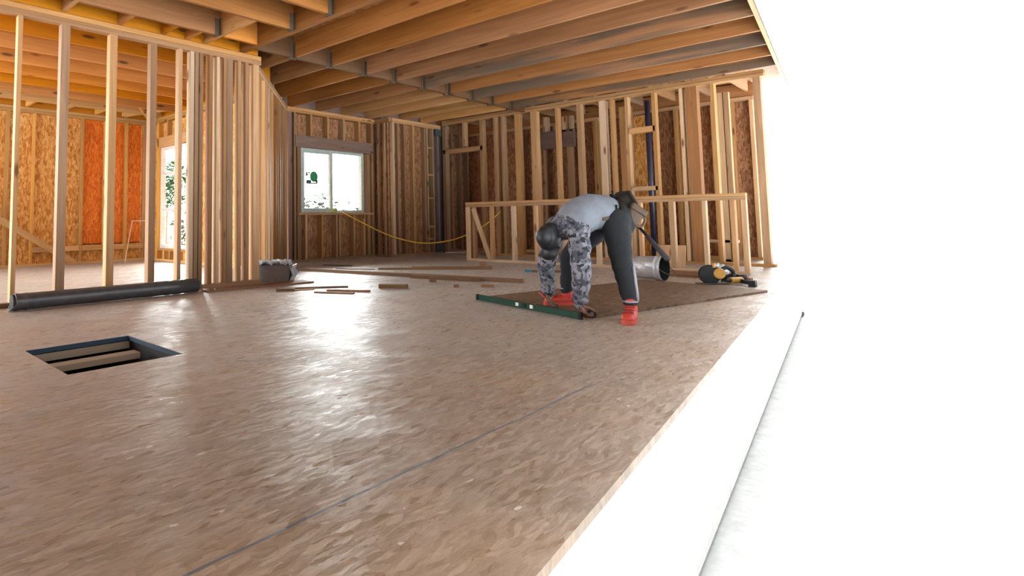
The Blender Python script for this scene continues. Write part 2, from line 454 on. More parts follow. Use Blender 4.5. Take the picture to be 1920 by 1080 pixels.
# ------------------------------------------------------------------ wall frame helper
class Wall:
    def __init__(s, name, label, origin, d, n, depth=.14):
        s.o = V((*origin, 0)); s.d = V((*d, 0)).normalized(); s.n = V((*n, 0)).normalized(); s.depth = depth
        s.root = struct(name, label, s.o)
    def P(s, u, z, back=0): return s.o + s.d * u - s.n * (s.depth / 2 + back) + V((0, 0, z))   # u along, back = away from the room
    def stud(s, u, z0, z1, w=.045, mat='stud', name='stud', depth=None, back=0):
        return lumber(name, s.P(u, z0, back), s.P(u, z1, back), w, depth or s.depth, mat, s.root, s.d)
    def rail(s, u0, u1, z, h=.045, mat='stud', name='plate', depth=None, back=0):
        return lumber(name, s.P(u0, z, back), s.P(u1, z, back), h, depth or s.depth, mat, s.root, (0, 0, 1))
    def sheet(s, u0, u1, z0, z1, mat='sheath', back=0, t=.014, name='sheathing_panel'):
        u = (u0 + u1) / 2; b = s.depth / 2 + t / 2 + back
        return lumber(name, s.P(u, z0, b), s.P(u, z1, b), abs(u1 - u0) - .004, t, mat, s.root, s.d, 0)

# left wall: open studs between the main room and the golden room
wl = Wall('wall_left', 'open stud wall between the main room and the sunlit orange room', (0, 6.2), (1, 0), (0, -1), .09)
for i, (u, w, mt) in enumerate(((-1.6, .045, 'stud'), (-1.1, .045, 'stud'), (-.6, .045, 'stud'), (-.1, .045, 'stud'), (.4, .045, 'stud'), (.9, .045, 'stud'), (1.47, .042, 'stud'),
        (1.885, .085, 'stud_brown'), (2.375, .08, 'stud'), (2.83, .075, 'stud_brown'), (3.16, .045, 'stud'), (3.31, .05, 'stud_pale'), (3.37, .05, 'stud_brown'), (3.43, .05, 'stud_brown'))):
    wl.stud(u, .045, 2.83, w, mt)
wl.rail(-2.4, 3.46, .0225, name='bottom_plate', mat='stud_brown')
wl.rail(3.46, 4.3, .0225, name='bottom_plate', mat='stud_brown')
for u, w, mt in ((3.56, .05, 'joist'), (3.66, .045, 'stud_pale'), (3.76, .045, 'stud_brown'), (3.83, .085, 'stud_brown'), (3.97, .045, 'stud'), (4.08, .05, 'stud_brown'), (4.22, .09, 'stud')):
    wl.stud(u, .045, 2.83, w, mt)
wl.rail(-2.4, 4.3, 2.86, .06, name='top_plate', mat='stud_brown'); wl.rail(-2.4, 4.3, 2.92, .055, name='top_plate', mat='stud')

# added unseen wall, keeps the left sky light off the main room's joists
ws = Wall('wall_light_block', 'added unseen stud wall blocking sky light from the left of the main room', (-2.36, .32), (0, 1), (1, 0), .09)
for k in range(10): ws.stud(.03 + k * .645, .045, 2.88, .045, 'stud')
ws.rail(0, 5.9, .0225, name='bottom_plate'); ws.rail(0, 5.9, 2.92, .07, name='top_plate')
for k in range(5): ws.sheet(k * 1.18, k * 1.18 + 1.18, 0, 3.25)

# short wall on the diagonal
wd = Wall('wall_diagonal', 'angled stud wall of closely set boards running to the window', (4.24, 6.30), (1, 1), (1, -1), .14)
mats = ['stud', 'stud_brown', 'stud_brown', 'stud', 'stud_brown', 'joist']
u = .06; i = 0
while u < 3.25:
    w = (.045, .09, .045, .045)[i % 4]
    wd.stud(u, .045, 2.86, w, mats[(i * 5) % 6]); u += (.30, .22, .34, .20)[i % 4]; i += 1
wd.rail(0, 3.30, .0225, name='bottom_plate', mat='stud_brown'); wd.rail(0, 3.30, 2.885, .05, name='top_plate', mat='stud'); wd.rail(0, 3.30, 2.94, .05, name='top_plate', mat='stud')
wd.sheet(1.55, 3.3, 0.02, 2.9, 'sheath', 0)

# window wall
wb = Wall('wall_back', 'sheathed stud wall around the sliding window', (0, 8.68), (1, 0), (0, -1), .14)
for u, z0, z1, w, mt in ((6.68, .045, 2.88, .09, 'header'), (6.80, .045, 2.88, .045, 'stud_brown'), (6.90, .045, 2.2, .09, 'stud_brown'),
        (8.80, .045, 2.2, .09, 'stud_brown'), (8.92, .045, 2.88, .07, 'stud_brown')):
    wb.stud(u, z0, z1, w, mt)
for u in (7.21, 7.65, 8.09, 8.54): wb.stud(u, 2.44, 2.88, .045, 'stud', 'cripple_stud')
for u, w in ((7.07, .045), (7.48, .04), (7.87, .045), (7.95, .045), (8.36, .045), (8.66, .05)): wb.stud(u, .045, .90, w, 'stud', 'cripple_stud')
wb.rail(6.62, 9.0, .0225, name='bottom_plate', mat='stud_brown')
wb.rail(6.62, 9.0, 2.90, .045, name='top_plate', mat='stud'); wb.rail(6.62, 9.0, 2.95, .05, name='top_plate', mat='stud')
lumber('window_header', wb.P(6.80, 2.325, -.02), wb.P(8.93, 2.325, -.02), .23, .14, 'header', wb.root, (0, 0, 1))
wb.rail(6.85, 8.90, .92, .045, name='sill_plate', depth=.19, back=-.025, mat='stud')
for u0, u1, z0, z1 in ((6.6, 6.98, 0, 2.95), (8.72, 9.02, 0, 2.95), (6.98, 8.72, 0, .94), (6.98, 8.72, 2.22, 2.95)): wb.sheet(u0, u1, z0, z1)

# return and the recess beyond the window
wr = Wall('wall_return', 'short sheathed return beside the window', (9.0, 8.82), (0, -1), (-1, 0), .10)
for u, w in ((.03, .045), (.22, .045), (.40, .045)): wr.stud(u, .045, 2.88, w, 'stud_brown')
wr.rail(0, .57, .0225, name='bottom_plate', mat='stud_brown'); wr.rail(0, .57, 2.9, .05, name='top_plate'); wr.rail(0, .57, 2.95, .05, name='top_plate')
wr.sheet(0, .5, 0, 2.95)
wn = Wall('wall_recess', 'sheathed stud wall right of the window with a bright corner stud', (0, 8.25), (1, 0), (0, -1), .10)
for u, w, mt in ((9.14, .075, 'stud_pale'), (9.29, .05, 'stud_brown'), (9.50, .045, 'stud_brown'), (9.80, .06, 'stud'), (10.20, .045, 'stud_brown'), (10.29, .045, 'stud'), (10.50, .045, 'stud')):  # corner stud in pale lumber: window light put into its colour
    wn.stud(u, .045, 2.88, w, mt)
for z in (.34, .62, 1.27, 1.80, 2.42): wn.rail(10.31, 10.48, z, .04, 'stud', 'blocking')
wn.rail(9.07, 10.8, .0225, name='bottom_plate', mat='stud_brown'); wn.rail(9.07, 10.8, 2.9, .05, name='top_plate'); wn.rail(9.07, 10.8, 2.95, .05, name='top_plate')
wn.sheet(9.05, 10.30, 0, 2.95); wn.sheet(10.30, 10.56, 0, 2.95, 'felt'); wn.sheet(10.56, 10.9, 0, 2.95, 'felt', -.06)
wn.rail(10.56, 10.80, 2.80, .16, 'felt', 'felt_strip', .16); wn.rail(10.5, 10.80, .14, .20, 'felt', 'felt_strip', .16, -.01)
wn.stud(10.68, .05, 2.72, .06, 'header')

# right wall, open studs; behind it a sheathed wall
RX = 10.78
wt = Wall('wall_right', 'tall open stud wall with a doorway and a small framed opening', (RX, 8.2), (0, -1), (-1, 0), .14)
def ry(y): return 8.2 - y
for y, z0, z1, w, mt in ((8.15, .045, 2.97, .08, 'stud_brown'), (7.60, 2.42, 2.97, .06, 'stud'), (7.13, .045, 2.97, .08, 'stud'), (6.77, .045, 2.97, .09, 'stud'), (6.60, .045, 2.97, .055, 'stud'),
        (6.25, .045, 2.97, .11, 'stud'), (5.87, .045, 2.97, .13, 'stud'), (5.37, .045, 2.97, .055, 'stud'), (4.92, .045, 2.97, .085, 'stud'),
        (4.47, .045, 2.97, .11, 'stud_pale'), (4.30, .045, 2.97, .05, 'stud'), (4.03, .045, 2.97, .055, 'stud'), (3.57, .045, 2.97, .06, 'stud'),
        (3.13, .045, 2.97, .055, 'stud_pale'), (2.66, .045, 2.97, .055, 'stud'), (2.05, .045, 2.97, .1, 'stud_brown')):
    wt.stud(ry(y), z0, z1, w, mt)
wt.stud(ry(2.97), .045, 2.97, .17, 'joist', 'post', .17)
wt.rail(ry(8.2), ry(7.1), 2.345, .10, 'stud', 'door_header')
wt.rail(ry(4.02), ry(3.56), 2.34, .10, 'stud', 'opening_header'); wt.rail(ry(4.02), ry(3.56), 1.29, .075, 'stud_pale', 'opening_sill')
wt.rail(ry(7.1), ry(1.95), .0225, name='bottom_plate', mat='stud'); wt.rail(0, ry(1.95), 2.995, .05, name='top_plate', mat='stud'); wt.rail(0, ry(1.95), 3.05, .05, name='top_plate', mat='stud')

wi = Wall('wall_inner', 'partition framing seen between the studs of the tall wall', (11.6, 6.4), (0, -1), (-1, 0), .10)
def iy(y): return 6.4 - y
wi.rail(iy(6.28), iy(5.42), 2.46, .38, 'header', 'door_header', .1)
for y, z0, z1, w, mt in ((6.24, 0, 2.28, .06, 'stud'), (6.03, 2.65, 2.97, .10, 'stud_pale'), (5.62, 2.6, 2.93, .09, 'stud_pale'), (5.47, 2.6, 2.93, .07, 'stud_pale'), (5.52, 0, 2.28, .11, 'stud'), (4.98, 0, 2.75, .06, 'stud'),
        (4.42, 0, 2.95, .12, 'stud'), (4.28, 0, 2.95, .05, 'stud_brown'), (2.80, 0, 2.95, .17, 'stud_pale'), (2.66, 0, 2.95, .08, 'stud')):
    wi.stud(iy(y), z0, z1, w, mt)
wi.rail(iy(5.3), iy(4.9), 2.78, .07, 'stud', 'plate'); wi.rail(iy(6.4), iy(2.6), .0225, .045, 'stud_brown', 'bottom_plate')
wi.sheet(iy(4.30), iy(4.02), 0, 2.75, 'sheath_far', .02); wi.sheet(iy(5.95), iy(5.66), .05, 2.26, 'sheath', .02)
wi.rail(iy(3.2), iy(2.6), .35, .05, 'stud_pale', 'blocking')

wo = Wall('wall_outer', 'dark sheathed outer wall seen through the tall stud wall', (12.4, 8.75), (0, -1), (-1, 0), .14)
def oy(y): return 8.75 - y
for y in (8.3, 7.7, 7.1, 6.5, 6.24, 5.68, 5.26, 4.6, 4.1, 3.72, 3.36, 3.08, 2.77, 2.46):
    wo.stud(oy(y), .045, 2.9, .06, random.choice(['stud', 'stud_brown', 'stud']))
for y in range(6): wo.sheet(oy(8.75 - y * 1.05), oy(8.75 - (y + 1) * 1.05), 0, 3.25)
wo.rail(0, oy(2.42), .0225, name='bottom_plate', mat='stud'); wo.rail(0, oy(2.42), 2.93, .07, name='top_plate', mat='stud'); wo.rail(0, oy(2.42), 3.1, .25, 'joist', 'rim_board', .05)
we = Wall('wall_end', 'sheathed wall closing the passage behind the doorway', (10.9, 8.55), (1, 0), (0, -1), .14)
for u in (.1, .45, .75, 1.1, 1.4): we.stud(u, .045, 2.9, .05, 'stud_brown')
we.sheet(-.1, 1.75, 0, 3.25); we.rail(0, 1.5, .0225, name='bottom_plate', mat='stud_brown'); we.rail(0, 1.5, 2.93, .07, name='top_plate', mat='stud_brown')

# far golden room
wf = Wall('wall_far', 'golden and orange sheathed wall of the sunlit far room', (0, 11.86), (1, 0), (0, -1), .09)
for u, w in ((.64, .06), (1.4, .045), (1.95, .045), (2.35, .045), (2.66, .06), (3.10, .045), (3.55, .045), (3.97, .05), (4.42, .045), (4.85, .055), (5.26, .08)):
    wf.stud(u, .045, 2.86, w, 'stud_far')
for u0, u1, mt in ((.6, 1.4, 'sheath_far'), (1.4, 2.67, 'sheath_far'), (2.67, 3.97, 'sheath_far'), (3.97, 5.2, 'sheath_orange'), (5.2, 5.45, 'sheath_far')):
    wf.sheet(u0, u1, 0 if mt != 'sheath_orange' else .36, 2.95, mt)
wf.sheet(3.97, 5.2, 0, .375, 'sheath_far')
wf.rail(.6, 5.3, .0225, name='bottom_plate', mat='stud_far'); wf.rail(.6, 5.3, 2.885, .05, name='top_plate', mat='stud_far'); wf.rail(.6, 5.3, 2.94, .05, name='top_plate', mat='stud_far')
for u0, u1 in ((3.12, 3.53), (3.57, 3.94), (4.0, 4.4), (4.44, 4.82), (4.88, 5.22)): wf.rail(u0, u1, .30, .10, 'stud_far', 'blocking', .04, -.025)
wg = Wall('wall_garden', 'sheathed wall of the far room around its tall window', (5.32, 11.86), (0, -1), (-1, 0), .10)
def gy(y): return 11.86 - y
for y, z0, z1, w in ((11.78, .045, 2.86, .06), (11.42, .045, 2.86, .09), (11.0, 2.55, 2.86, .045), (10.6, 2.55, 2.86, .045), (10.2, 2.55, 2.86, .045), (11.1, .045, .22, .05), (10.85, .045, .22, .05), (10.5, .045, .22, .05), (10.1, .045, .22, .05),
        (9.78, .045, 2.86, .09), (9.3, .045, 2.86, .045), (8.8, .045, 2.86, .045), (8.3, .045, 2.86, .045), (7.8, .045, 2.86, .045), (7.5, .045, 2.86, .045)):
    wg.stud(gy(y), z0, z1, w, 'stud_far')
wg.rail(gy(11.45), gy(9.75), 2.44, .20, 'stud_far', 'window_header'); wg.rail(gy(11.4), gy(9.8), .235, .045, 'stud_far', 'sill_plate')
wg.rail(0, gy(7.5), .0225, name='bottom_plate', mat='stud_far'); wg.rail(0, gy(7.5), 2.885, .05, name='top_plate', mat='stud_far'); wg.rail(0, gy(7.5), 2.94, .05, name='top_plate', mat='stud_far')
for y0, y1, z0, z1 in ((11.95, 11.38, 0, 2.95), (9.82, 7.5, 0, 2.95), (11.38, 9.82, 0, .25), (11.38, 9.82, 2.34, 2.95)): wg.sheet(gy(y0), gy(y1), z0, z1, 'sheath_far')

# ------------------------------------------------------------------ windows
w1 = struct('window_1', 'two-pane sliding window with a green sticker on its left pane', (7.85, 8.76, .945))
def bar(name, lo, hi, mat, par): return slab(name, lo, hi, mat, par, .004)
for lo, hi in (((6.99, 8.74, .945), (7.05, 8.83, 2.21)), ((8.64, 8.74, .945), (8.71, 8.83, 2.21)), ((7.05, 8.74, .945), (8.64, 8.83, .995)), ((7.05, 8.74, 2.155), (8.64, 8.83, 2.21))):
    bar('window_frame', lo, hi, 'vinyl', w1)
bar('meeting_stile', (7.745, 8.735, .995), (7.815, 8.80, 2.155), 'vinyl', w1)
sash = bar('sash', (7.05, 8.745, .995), (7.085, 8.78, 2.155), 'vinyl', w1)
bar('sash_rail', (7.085, 8.745, .995), (7.745, 8.78, 1.03), 'vinyl', sash); bar('sash_rail', (7.085, 8.745, 2.12), (7.745, 8.78, 2.155), 'vinyl', sash)
slab('pane', (7.085, 8.762, 1.03), (7.745, 8.768, 2.12), 'glass', w1, 0); slab('pane', (7.815, 8.782, .995), (8.64, 8.788, 2.155), 'glass', w1, 0)
st = thing('window_sticker', 'round green sticker with dark lettering on the left window pane', 'sticker', (7.23, 8.757, 1.58))
bm = bmesh.new(); bmesh.ops.create_cone(bm, cap_ends=True, segments=32, radius1=.105, radius2=.105, depth=.004)
put('green_disc', mesh_of(bm), 'sticker_green', st, Matrix.Translation((7.33, 8.757, 1.66)) @ Matrix.Rotation(math.pi / 2, 4, 'X'))
bm = bmesh.new()
for x0, x1, z0, z1 in ((7.12, 7.17, 1.66, 1.74), (7.18, 7.23, 1.71, 1.75), (7.17, 7.19, 1.68, 1.70), (7.13, 7.26, 1.54, 1.59), (7.13, 7.42, 1.51, 1.54), (7.28, 7.40, 1.55, 1.58), (7.38, 7.43, 1.53, 1.60)):
    box_bm(bm, ((x0 + x1) / 2, 8.7555, (z0 + z1) / 2), (x1 - x0, .003, z1 - z0))
put('lettering', mesh_of(bm), 'sticker_grey', st)
w2 = struct('window_2', 'tall white framed window of the far room', (5.4, 10.6, .26))
for lo, hi in (((5.37, 11.30, .26), (5.45, 11.37, 2.33)), ((5.37, 9.83, .26), (5.45, 9.90, 2.33)), ((5.37, 9.90, .26), (5.45, 11.30, .33)), ((5.37, 9.90, 2.26), (5.45, 11.30, 2.33))):
    bar('window_frame', lo, hi, 'vinyl_white', w2)
for z in (1.04, 1.78): bar('transom_bar', (5.38, 9.90, z - .03), (5.44, 11.30, z + .03), 'vinyl_white', w2)
bar('mullion', (5.38, 10.58, .33), (5.44, 10.64, 2.26), 'vinyl_white', w2)
for z0, z1 in ((.33, 1.01), (1.07, 1.75), (1.81, 2.26)): slab('pane', (5.405, 9.9, z0), (5.411, 11.3, z1), 'glass', w2, 0)

# ------------------------------------------------------------------ ceiling
ce = struct('ceiling', 'open ceiling of wooden joists, beams and board decking', (4, 5, 2.97))
def build_deck():
    bm = bmesh.new(); p = [(-2.5, y_edge(-2.5)), (12.55, y_edge(12.55)), (12.55, 12.1), (.6, 12.1), (.6, 6.3), (-2.5, 6.3)]
    t = [bm.verts.new((x, y, 3.275)) for x, y in p]; b = [bm.verts.new((x, y, 3.25)) for x, y in p]
    bm.faces.new(t); bm.faces.new(b[::-1])
    for i in range(6): bm.faces.new((t[i], b[i], b[(i + 1) % 6], t[(i + 1) % 6]))
    return mesh_of(bm)
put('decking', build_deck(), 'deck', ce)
ZB, ZT = 2.97, 3.25; ZM = (ZB + ZT) / 2; H = ZT - ZB
def joist(p, q, mat='joist', w=.045, name='joist', h=H, z=ZM):
    return lumber(name, (*p, z), (*q, z), h, w, mat, ce, (0, 0, 1))
def hanger(x, y, d, parent):
    """dark steel cup around a joist end; d = direction along the joist, away from the beam"""
    bm = bmesh.new(); d = V((*d, 0)); s = V((-d.y, d.x, 0)); rot = Matrix((d, s, V((0, 0, 1)))).transposed()
    for k in (-1, 1): box_bm(bm, tuple(d * .03 + s * (.026 * k) + V((0, 0, .09))), (.05, .004, .20), rot)
    for k in (-1, 1): box_bm(bm, tuple(d * .003 + s * (.045 * k) + V((0, 0, .09))), (.004, .036, .20), rot)
    box_bm(bm, tuple(d * .03 + V((0, 0, -.004))), (.06, .056, .004), rot)
    put('hanger', mesh_of(bm), 'steel', parent, Matrix.Translation((x, y, ZB)))
FB = 6.03
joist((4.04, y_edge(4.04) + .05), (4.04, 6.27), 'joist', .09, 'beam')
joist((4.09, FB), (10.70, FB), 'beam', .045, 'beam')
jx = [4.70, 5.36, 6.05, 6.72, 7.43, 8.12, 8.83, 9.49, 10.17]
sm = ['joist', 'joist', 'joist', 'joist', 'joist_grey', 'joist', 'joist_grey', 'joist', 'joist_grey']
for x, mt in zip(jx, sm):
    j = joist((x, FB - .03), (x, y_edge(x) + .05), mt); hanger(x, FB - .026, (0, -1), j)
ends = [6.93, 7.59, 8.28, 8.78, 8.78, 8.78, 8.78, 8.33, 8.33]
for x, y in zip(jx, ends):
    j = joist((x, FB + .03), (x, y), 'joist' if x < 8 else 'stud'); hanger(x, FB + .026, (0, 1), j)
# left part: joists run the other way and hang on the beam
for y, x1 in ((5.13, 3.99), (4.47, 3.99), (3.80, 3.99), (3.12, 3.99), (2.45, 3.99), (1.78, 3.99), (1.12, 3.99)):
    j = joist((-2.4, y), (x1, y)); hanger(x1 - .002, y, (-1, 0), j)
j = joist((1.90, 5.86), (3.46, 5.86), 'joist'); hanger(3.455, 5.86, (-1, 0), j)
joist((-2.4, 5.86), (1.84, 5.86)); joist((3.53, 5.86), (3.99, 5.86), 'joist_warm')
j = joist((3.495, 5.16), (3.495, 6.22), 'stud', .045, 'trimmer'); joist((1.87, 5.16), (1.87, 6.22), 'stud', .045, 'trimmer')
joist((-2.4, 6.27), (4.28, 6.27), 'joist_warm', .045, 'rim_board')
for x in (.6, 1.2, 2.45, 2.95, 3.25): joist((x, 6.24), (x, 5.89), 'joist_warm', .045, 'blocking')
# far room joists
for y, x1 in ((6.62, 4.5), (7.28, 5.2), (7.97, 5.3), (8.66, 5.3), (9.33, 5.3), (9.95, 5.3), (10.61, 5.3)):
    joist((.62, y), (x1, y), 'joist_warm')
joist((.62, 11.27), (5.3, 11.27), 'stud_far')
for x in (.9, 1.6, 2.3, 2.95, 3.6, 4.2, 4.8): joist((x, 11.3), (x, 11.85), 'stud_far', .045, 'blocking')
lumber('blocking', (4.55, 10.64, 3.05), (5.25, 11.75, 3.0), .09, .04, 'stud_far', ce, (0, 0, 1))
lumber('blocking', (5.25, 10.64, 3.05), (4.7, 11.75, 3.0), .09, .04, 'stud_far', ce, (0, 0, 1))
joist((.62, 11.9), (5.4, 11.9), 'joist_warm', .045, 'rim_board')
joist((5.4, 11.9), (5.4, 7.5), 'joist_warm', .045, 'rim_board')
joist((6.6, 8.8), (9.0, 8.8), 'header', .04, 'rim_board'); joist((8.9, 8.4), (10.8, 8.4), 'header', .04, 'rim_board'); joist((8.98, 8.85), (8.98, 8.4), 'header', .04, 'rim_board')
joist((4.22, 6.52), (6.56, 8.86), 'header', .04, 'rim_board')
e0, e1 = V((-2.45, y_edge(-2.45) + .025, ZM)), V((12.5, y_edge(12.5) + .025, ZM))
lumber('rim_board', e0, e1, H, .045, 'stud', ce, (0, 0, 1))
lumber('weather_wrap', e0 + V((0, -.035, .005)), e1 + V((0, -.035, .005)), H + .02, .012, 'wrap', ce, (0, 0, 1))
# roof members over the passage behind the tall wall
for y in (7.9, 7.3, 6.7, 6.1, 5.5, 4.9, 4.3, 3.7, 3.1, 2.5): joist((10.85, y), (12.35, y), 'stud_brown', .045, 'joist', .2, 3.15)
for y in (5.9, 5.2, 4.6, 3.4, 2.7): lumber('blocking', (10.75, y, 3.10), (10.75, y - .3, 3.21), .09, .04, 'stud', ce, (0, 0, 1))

# ------------------------------------------------------------------ half wall with its brace
hw = thing('half_wall', 'waist-high stud framed half wall with a diagonal brace at its left end', 'half wall', (9.2, 4.2, 0))
def hv(y, w, mt, z0=.045, z1=1.005, x=9.2, name='stud'): return lumber(name, (x, y, z0), (x, y, z1), w, .09, mt, hw, (0, 1, 0))
for y, w, mt in ((6.40, .10, 'stud_pale'), (6.28, .045, 'stud_brown'), (5.90, .05, 'stud'), (5.45, .06, 'stud_pale'), (5.02, .045, 'stud'), (4.50, .045, 'stud'), (3.95, .06, 'stud_pale'), (3.48, .06, 'stud'), (3.30, .045, 'stud'), (2.86, .07, 'stud'), (2.44, .05, 'stud_pale'), (2.10, .05, 'stud'), (1.97, .06, 'stud')):
    hv(y, w, mt)
lumber('bottom_plate', (9.2, 6.45, .0225), (9.2, 1.94, .0225), .045, .09, 'stud_pale', hw, (0, 0, 1))
lumber('top_plate', (9.2, 6.45, 1.0275), (9.2, 1.94, 1.0275), .045, .09, 'stud', hw, (0, 0, 1)); lumber('top_plate', (9.2, 6.45, 1.075), (9.2, 1.94, 1.075), .045, .10, 'stud', hw, (0, 0, 1))
lumber('brace', (9.15, 6.27, .98), (9.15, 5.93, .05), .085, .03, 'stud_pale', hw, (0, 1, 0))

# ------------------------------------------------------------------ things on the floor
# long grey duct
pr = thing('duct_pipe', 'long dark grey duct pipe lying along the left stud wall', 'pipe', (1.5, 5.93, 0))
bm = bmesh.new()
R0 = .076
prof = [(0, 1), (.05, 1), (.055, 1.05), (.075, 1.05), (.08, 1), (.13, 1), (.135, 1.04), (.15, 1.04), (.155, 1), (.8, 1), (.805, 1.02), (.82, 1.02), (.825, 1), (1.5, 1), (1.505, 1.03), (1.53, 1.03), (1.535, 1), (1.88, 1)]
pp = [V((x, 0, R0 * 1.05)) for x, _ in prof]
ro = tube_bm(bm, pp, [R0 * r for _, r in prof], 28, (0, 0, 1), caps=False)
ri = tube_bm(bm, [V((x, 0, R0 * 1.05)) for x in (0, .9, 1.88)], R0 * .94, 28, (0, 0, 1), caps=False)
for a, b in ((ro[0], ri[0]), (ro[-1], ri[-1])):
    for k in range(28): bm.faces.new((a[k], a[(k + 1) % 28], b[(k + 1) % 28], b[k]))
# squashed, cut end
for v in bm.verts:
    if v.co.x < .01: v.co.x += .09 * (v.co.z / (2 * R0)); v.co.y *= .9; v.co.z = max(.006, v.co.z * (.9 + .08 * math.sin(v.co.y * 120)))
put('pipe_body', mesh_of(bm, smooth=True), 'pipe', pr, Matrix.Translation((1.37, 5.93, 0)) @ Matrix.Rotation(math.radians(.4), 4, 'Z'))
bm = bmesh.new(); tube_bm(bm, [V((.03, 0, R0 * 1.05)), V((1.7, 0, R0 * 1.05))], R0 * .925, 24, (0, 0, 1))  # capped dark tube standing in for the shade inside the duct
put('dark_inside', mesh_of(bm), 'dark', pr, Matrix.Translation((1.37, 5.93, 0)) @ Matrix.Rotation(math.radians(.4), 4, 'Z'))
# cardboard box with a sheet of plastic film on top
bx = thing('cardboard_box', 'grey brown cardboard box topped with clear plastic beside the angled wall', 'box', (4.50, 6.22, 0))
c0, ang = V((4.55, 6.27, 0)), math.radians(-46)
mwb = Matrix.Translation(c0) @ Matrix.Rotation(ang, 4, 'Z')
bm = bmesh.new(); L, W, Hh, t = .42, .30, .215, .012
for c, s in (((0, -W / 2, Hh / 2), (L, t, Hh)), ((0, W / 2, Hh / 2), (L, t, Hh)), ((-L / 2, 0, Hh / 2), (t, W, Hh)), ((L / 2, 0, Hh / 2), (t, W, Hh)), ((0, 0, t / 2), (L, W, t))):
    box_bm(bm, c, s)
for v in bm.verts:
    if v.co.z > .1 and v.co.x > 0: v.co.x += .03
put('carton', mesh_of(bm), 'card', bx, mwb)
bm = bmesh.new(); n = 18
gv = [[bm.verts.new((-L / 2 - .04 + (L + .14) * i / n, -W / 2 - .03 + (W + .06) * j / n, Hh + .012 + .035 * random.random() + .02 * math.sin(i * 1.3 + j))) for j in range(n + 1)] for i in range(n + 1)]
for i in range(n + 1):
    for j in range(n + 1):
        if i >= n - 2: gv[i][j].co.z -= .05 * (i - n + 3) + .02 * random.random(); gv[i][j].co.x -= .01
for i in range(n):
    for j in range(n): bm.faces.new((gv[i][j], gv[i + 1][j], gv[i + 1][j + 1], gv[i][j + 1]))
o = put('plastic_cover', mesh_of(bm), 'film', bx, mwb)
md = o.modifiers.new('t', 'SOLIDIFY'); md.thickness = .004
bm = bmesh.new()
fold = [(.02, .0), (.05, .07), (.035, .14), (.06, .21)]
for a, b in zip(fold, fold[1:]):
    f = [bm.verts.new((L / 2 + a[0], -.14, a[1])), bm.verts.new((L / 2 + b[0], -.14, b[1])), bm.verts.new((L / 2 + b[0] + .02, .14, b[1])), bm.verts.new((L / 2 + a[0] + .02, .14, a[1]))]
    bm.faces.new(f)
o = put('hanging_film', mesh_of(bm), 'film', bx, mwb); md = o.modifiers.new('t', 'SOLIDIFY'); md.thickness = .006

def scrap(name, label, p0, p1, w, h, mat, z=0, cat='board', group=None):
    p0 = V((*p0, z + h / 2)); p1 = V((*p1, z + h / 2))
    o = lumber(name, p0, p1, h, w, mat, None, (0, 0, 1)); return tag(o, label, cat, group)
scrap('plank', 'wide reddish brown plank lying along the foot of the angled wall', (3.32, 5.93), (4.75, 5.80), .26, .02, 'plank')
# long boards before the window
scrap('lumber_board', 'very long brown board on the floor reaching from near the box towards the worker', (5.80, 7.26), (6.42, 3.72), .10, .042, 'scrap')
scrap('lumber_board', 'short board butted in front of the middle of the very long board', (6.04, 5.15), (6.19, 4.20), .09, .04, 'scrap')
scrap('lumber_board', 'brown board lying nearest the end post of the half wall', (7.02, 6.00), (7.83, 5.05), .11, .045, 'scrap')
scrap('lumber_board', 'thin brown board end tucked left of the board nearest the half wall', (6.66, 6.38), (7.20, 5.76), .08, .03, 'scrap')
scrap('lumber_board', 'dark flat strip on the floor below the right half of the sliding window', (6.30, 6.98), (6.60, 6.42), .08, .015, 'header')
scrap('lumber_board', 'grey flat scrap on the floor close to the window wall', (6.66, 7.72), (6.90, 7.24), .10, .015, 'felt')
scrap('lumber_board', 'long dark narrow strip in the small pile left of the glare on the floor', (4.05, 5.44), (4.70, 5.00), .05, .018, 'scrap')
scrap('lumber_board', 'short stub of wood at the left end of the dark narrow strip', (3.90, 5.33), (4.06, 5.20), .07, .03, 'scrap')
scrap('lumber_board', 'pale sliver of wood beside the short stub left of the glare', (4.00, 5.24), (4.28, 5.12), .04, .012, 'stud')
scrap('lumber_board', 'reddish strip of wood lying in the glare on the floor', (4.30, 4.92), (4.56, 4.50), .05, .018, 'plank')
scrap('lumber_board', 'thin strip crossing in front of the reddish strip in the glare', (4.10, 4.90), (4.32, 4.50), .04, .015, 'scrap')
scrap('wood_block', 'brown offcut block standing alone on the floor right of the glare', (4.90, 4.68), (5.07, 4.40), .10, .045, 'scrap', cat='offcut')
scrap('wood_block', 'small brown block against the front of the very long board', (5.76, 4.63), (5.81, 4.56), .06, .065, 'scrap', cat='offcut')
scrap('wood_block', 'tiny chip of wood on bare floor between the long board and the green level', (5.52, 4.08), (5.55, 4.03), .03, .03, 'scrap', cat='offcut')
scrap('wood_block', 'small flat offcut before the right end of the very long board', (5.72, 3.84), (5.80, 3.72), .05, .03, 'scrap', cat='offcut')
scrap('wood_block', 'reddish block on the floor at the right end of the board nearest the half wall', (7.90, 5.32), (7.96, 5.24), .07, .10, 'plank', cat='offcut')
scrap('blue_tipped_stick', 'dark stick with a blue end on the floor before the half wall', (7.72, 4.42), (7.98, 3.95), .05, .03, 'scrap', cat='stick')
o = bpy.data.objects['blue_tipped_stick']
bm = bmesh.new(); box_bm(bm, (0, 0, .05), (.032, .052, .10)); put('blue_end', mesh_of(bm), plain('bright_blue_paint', (.02, .22, .34), .5), o, world_of(o))
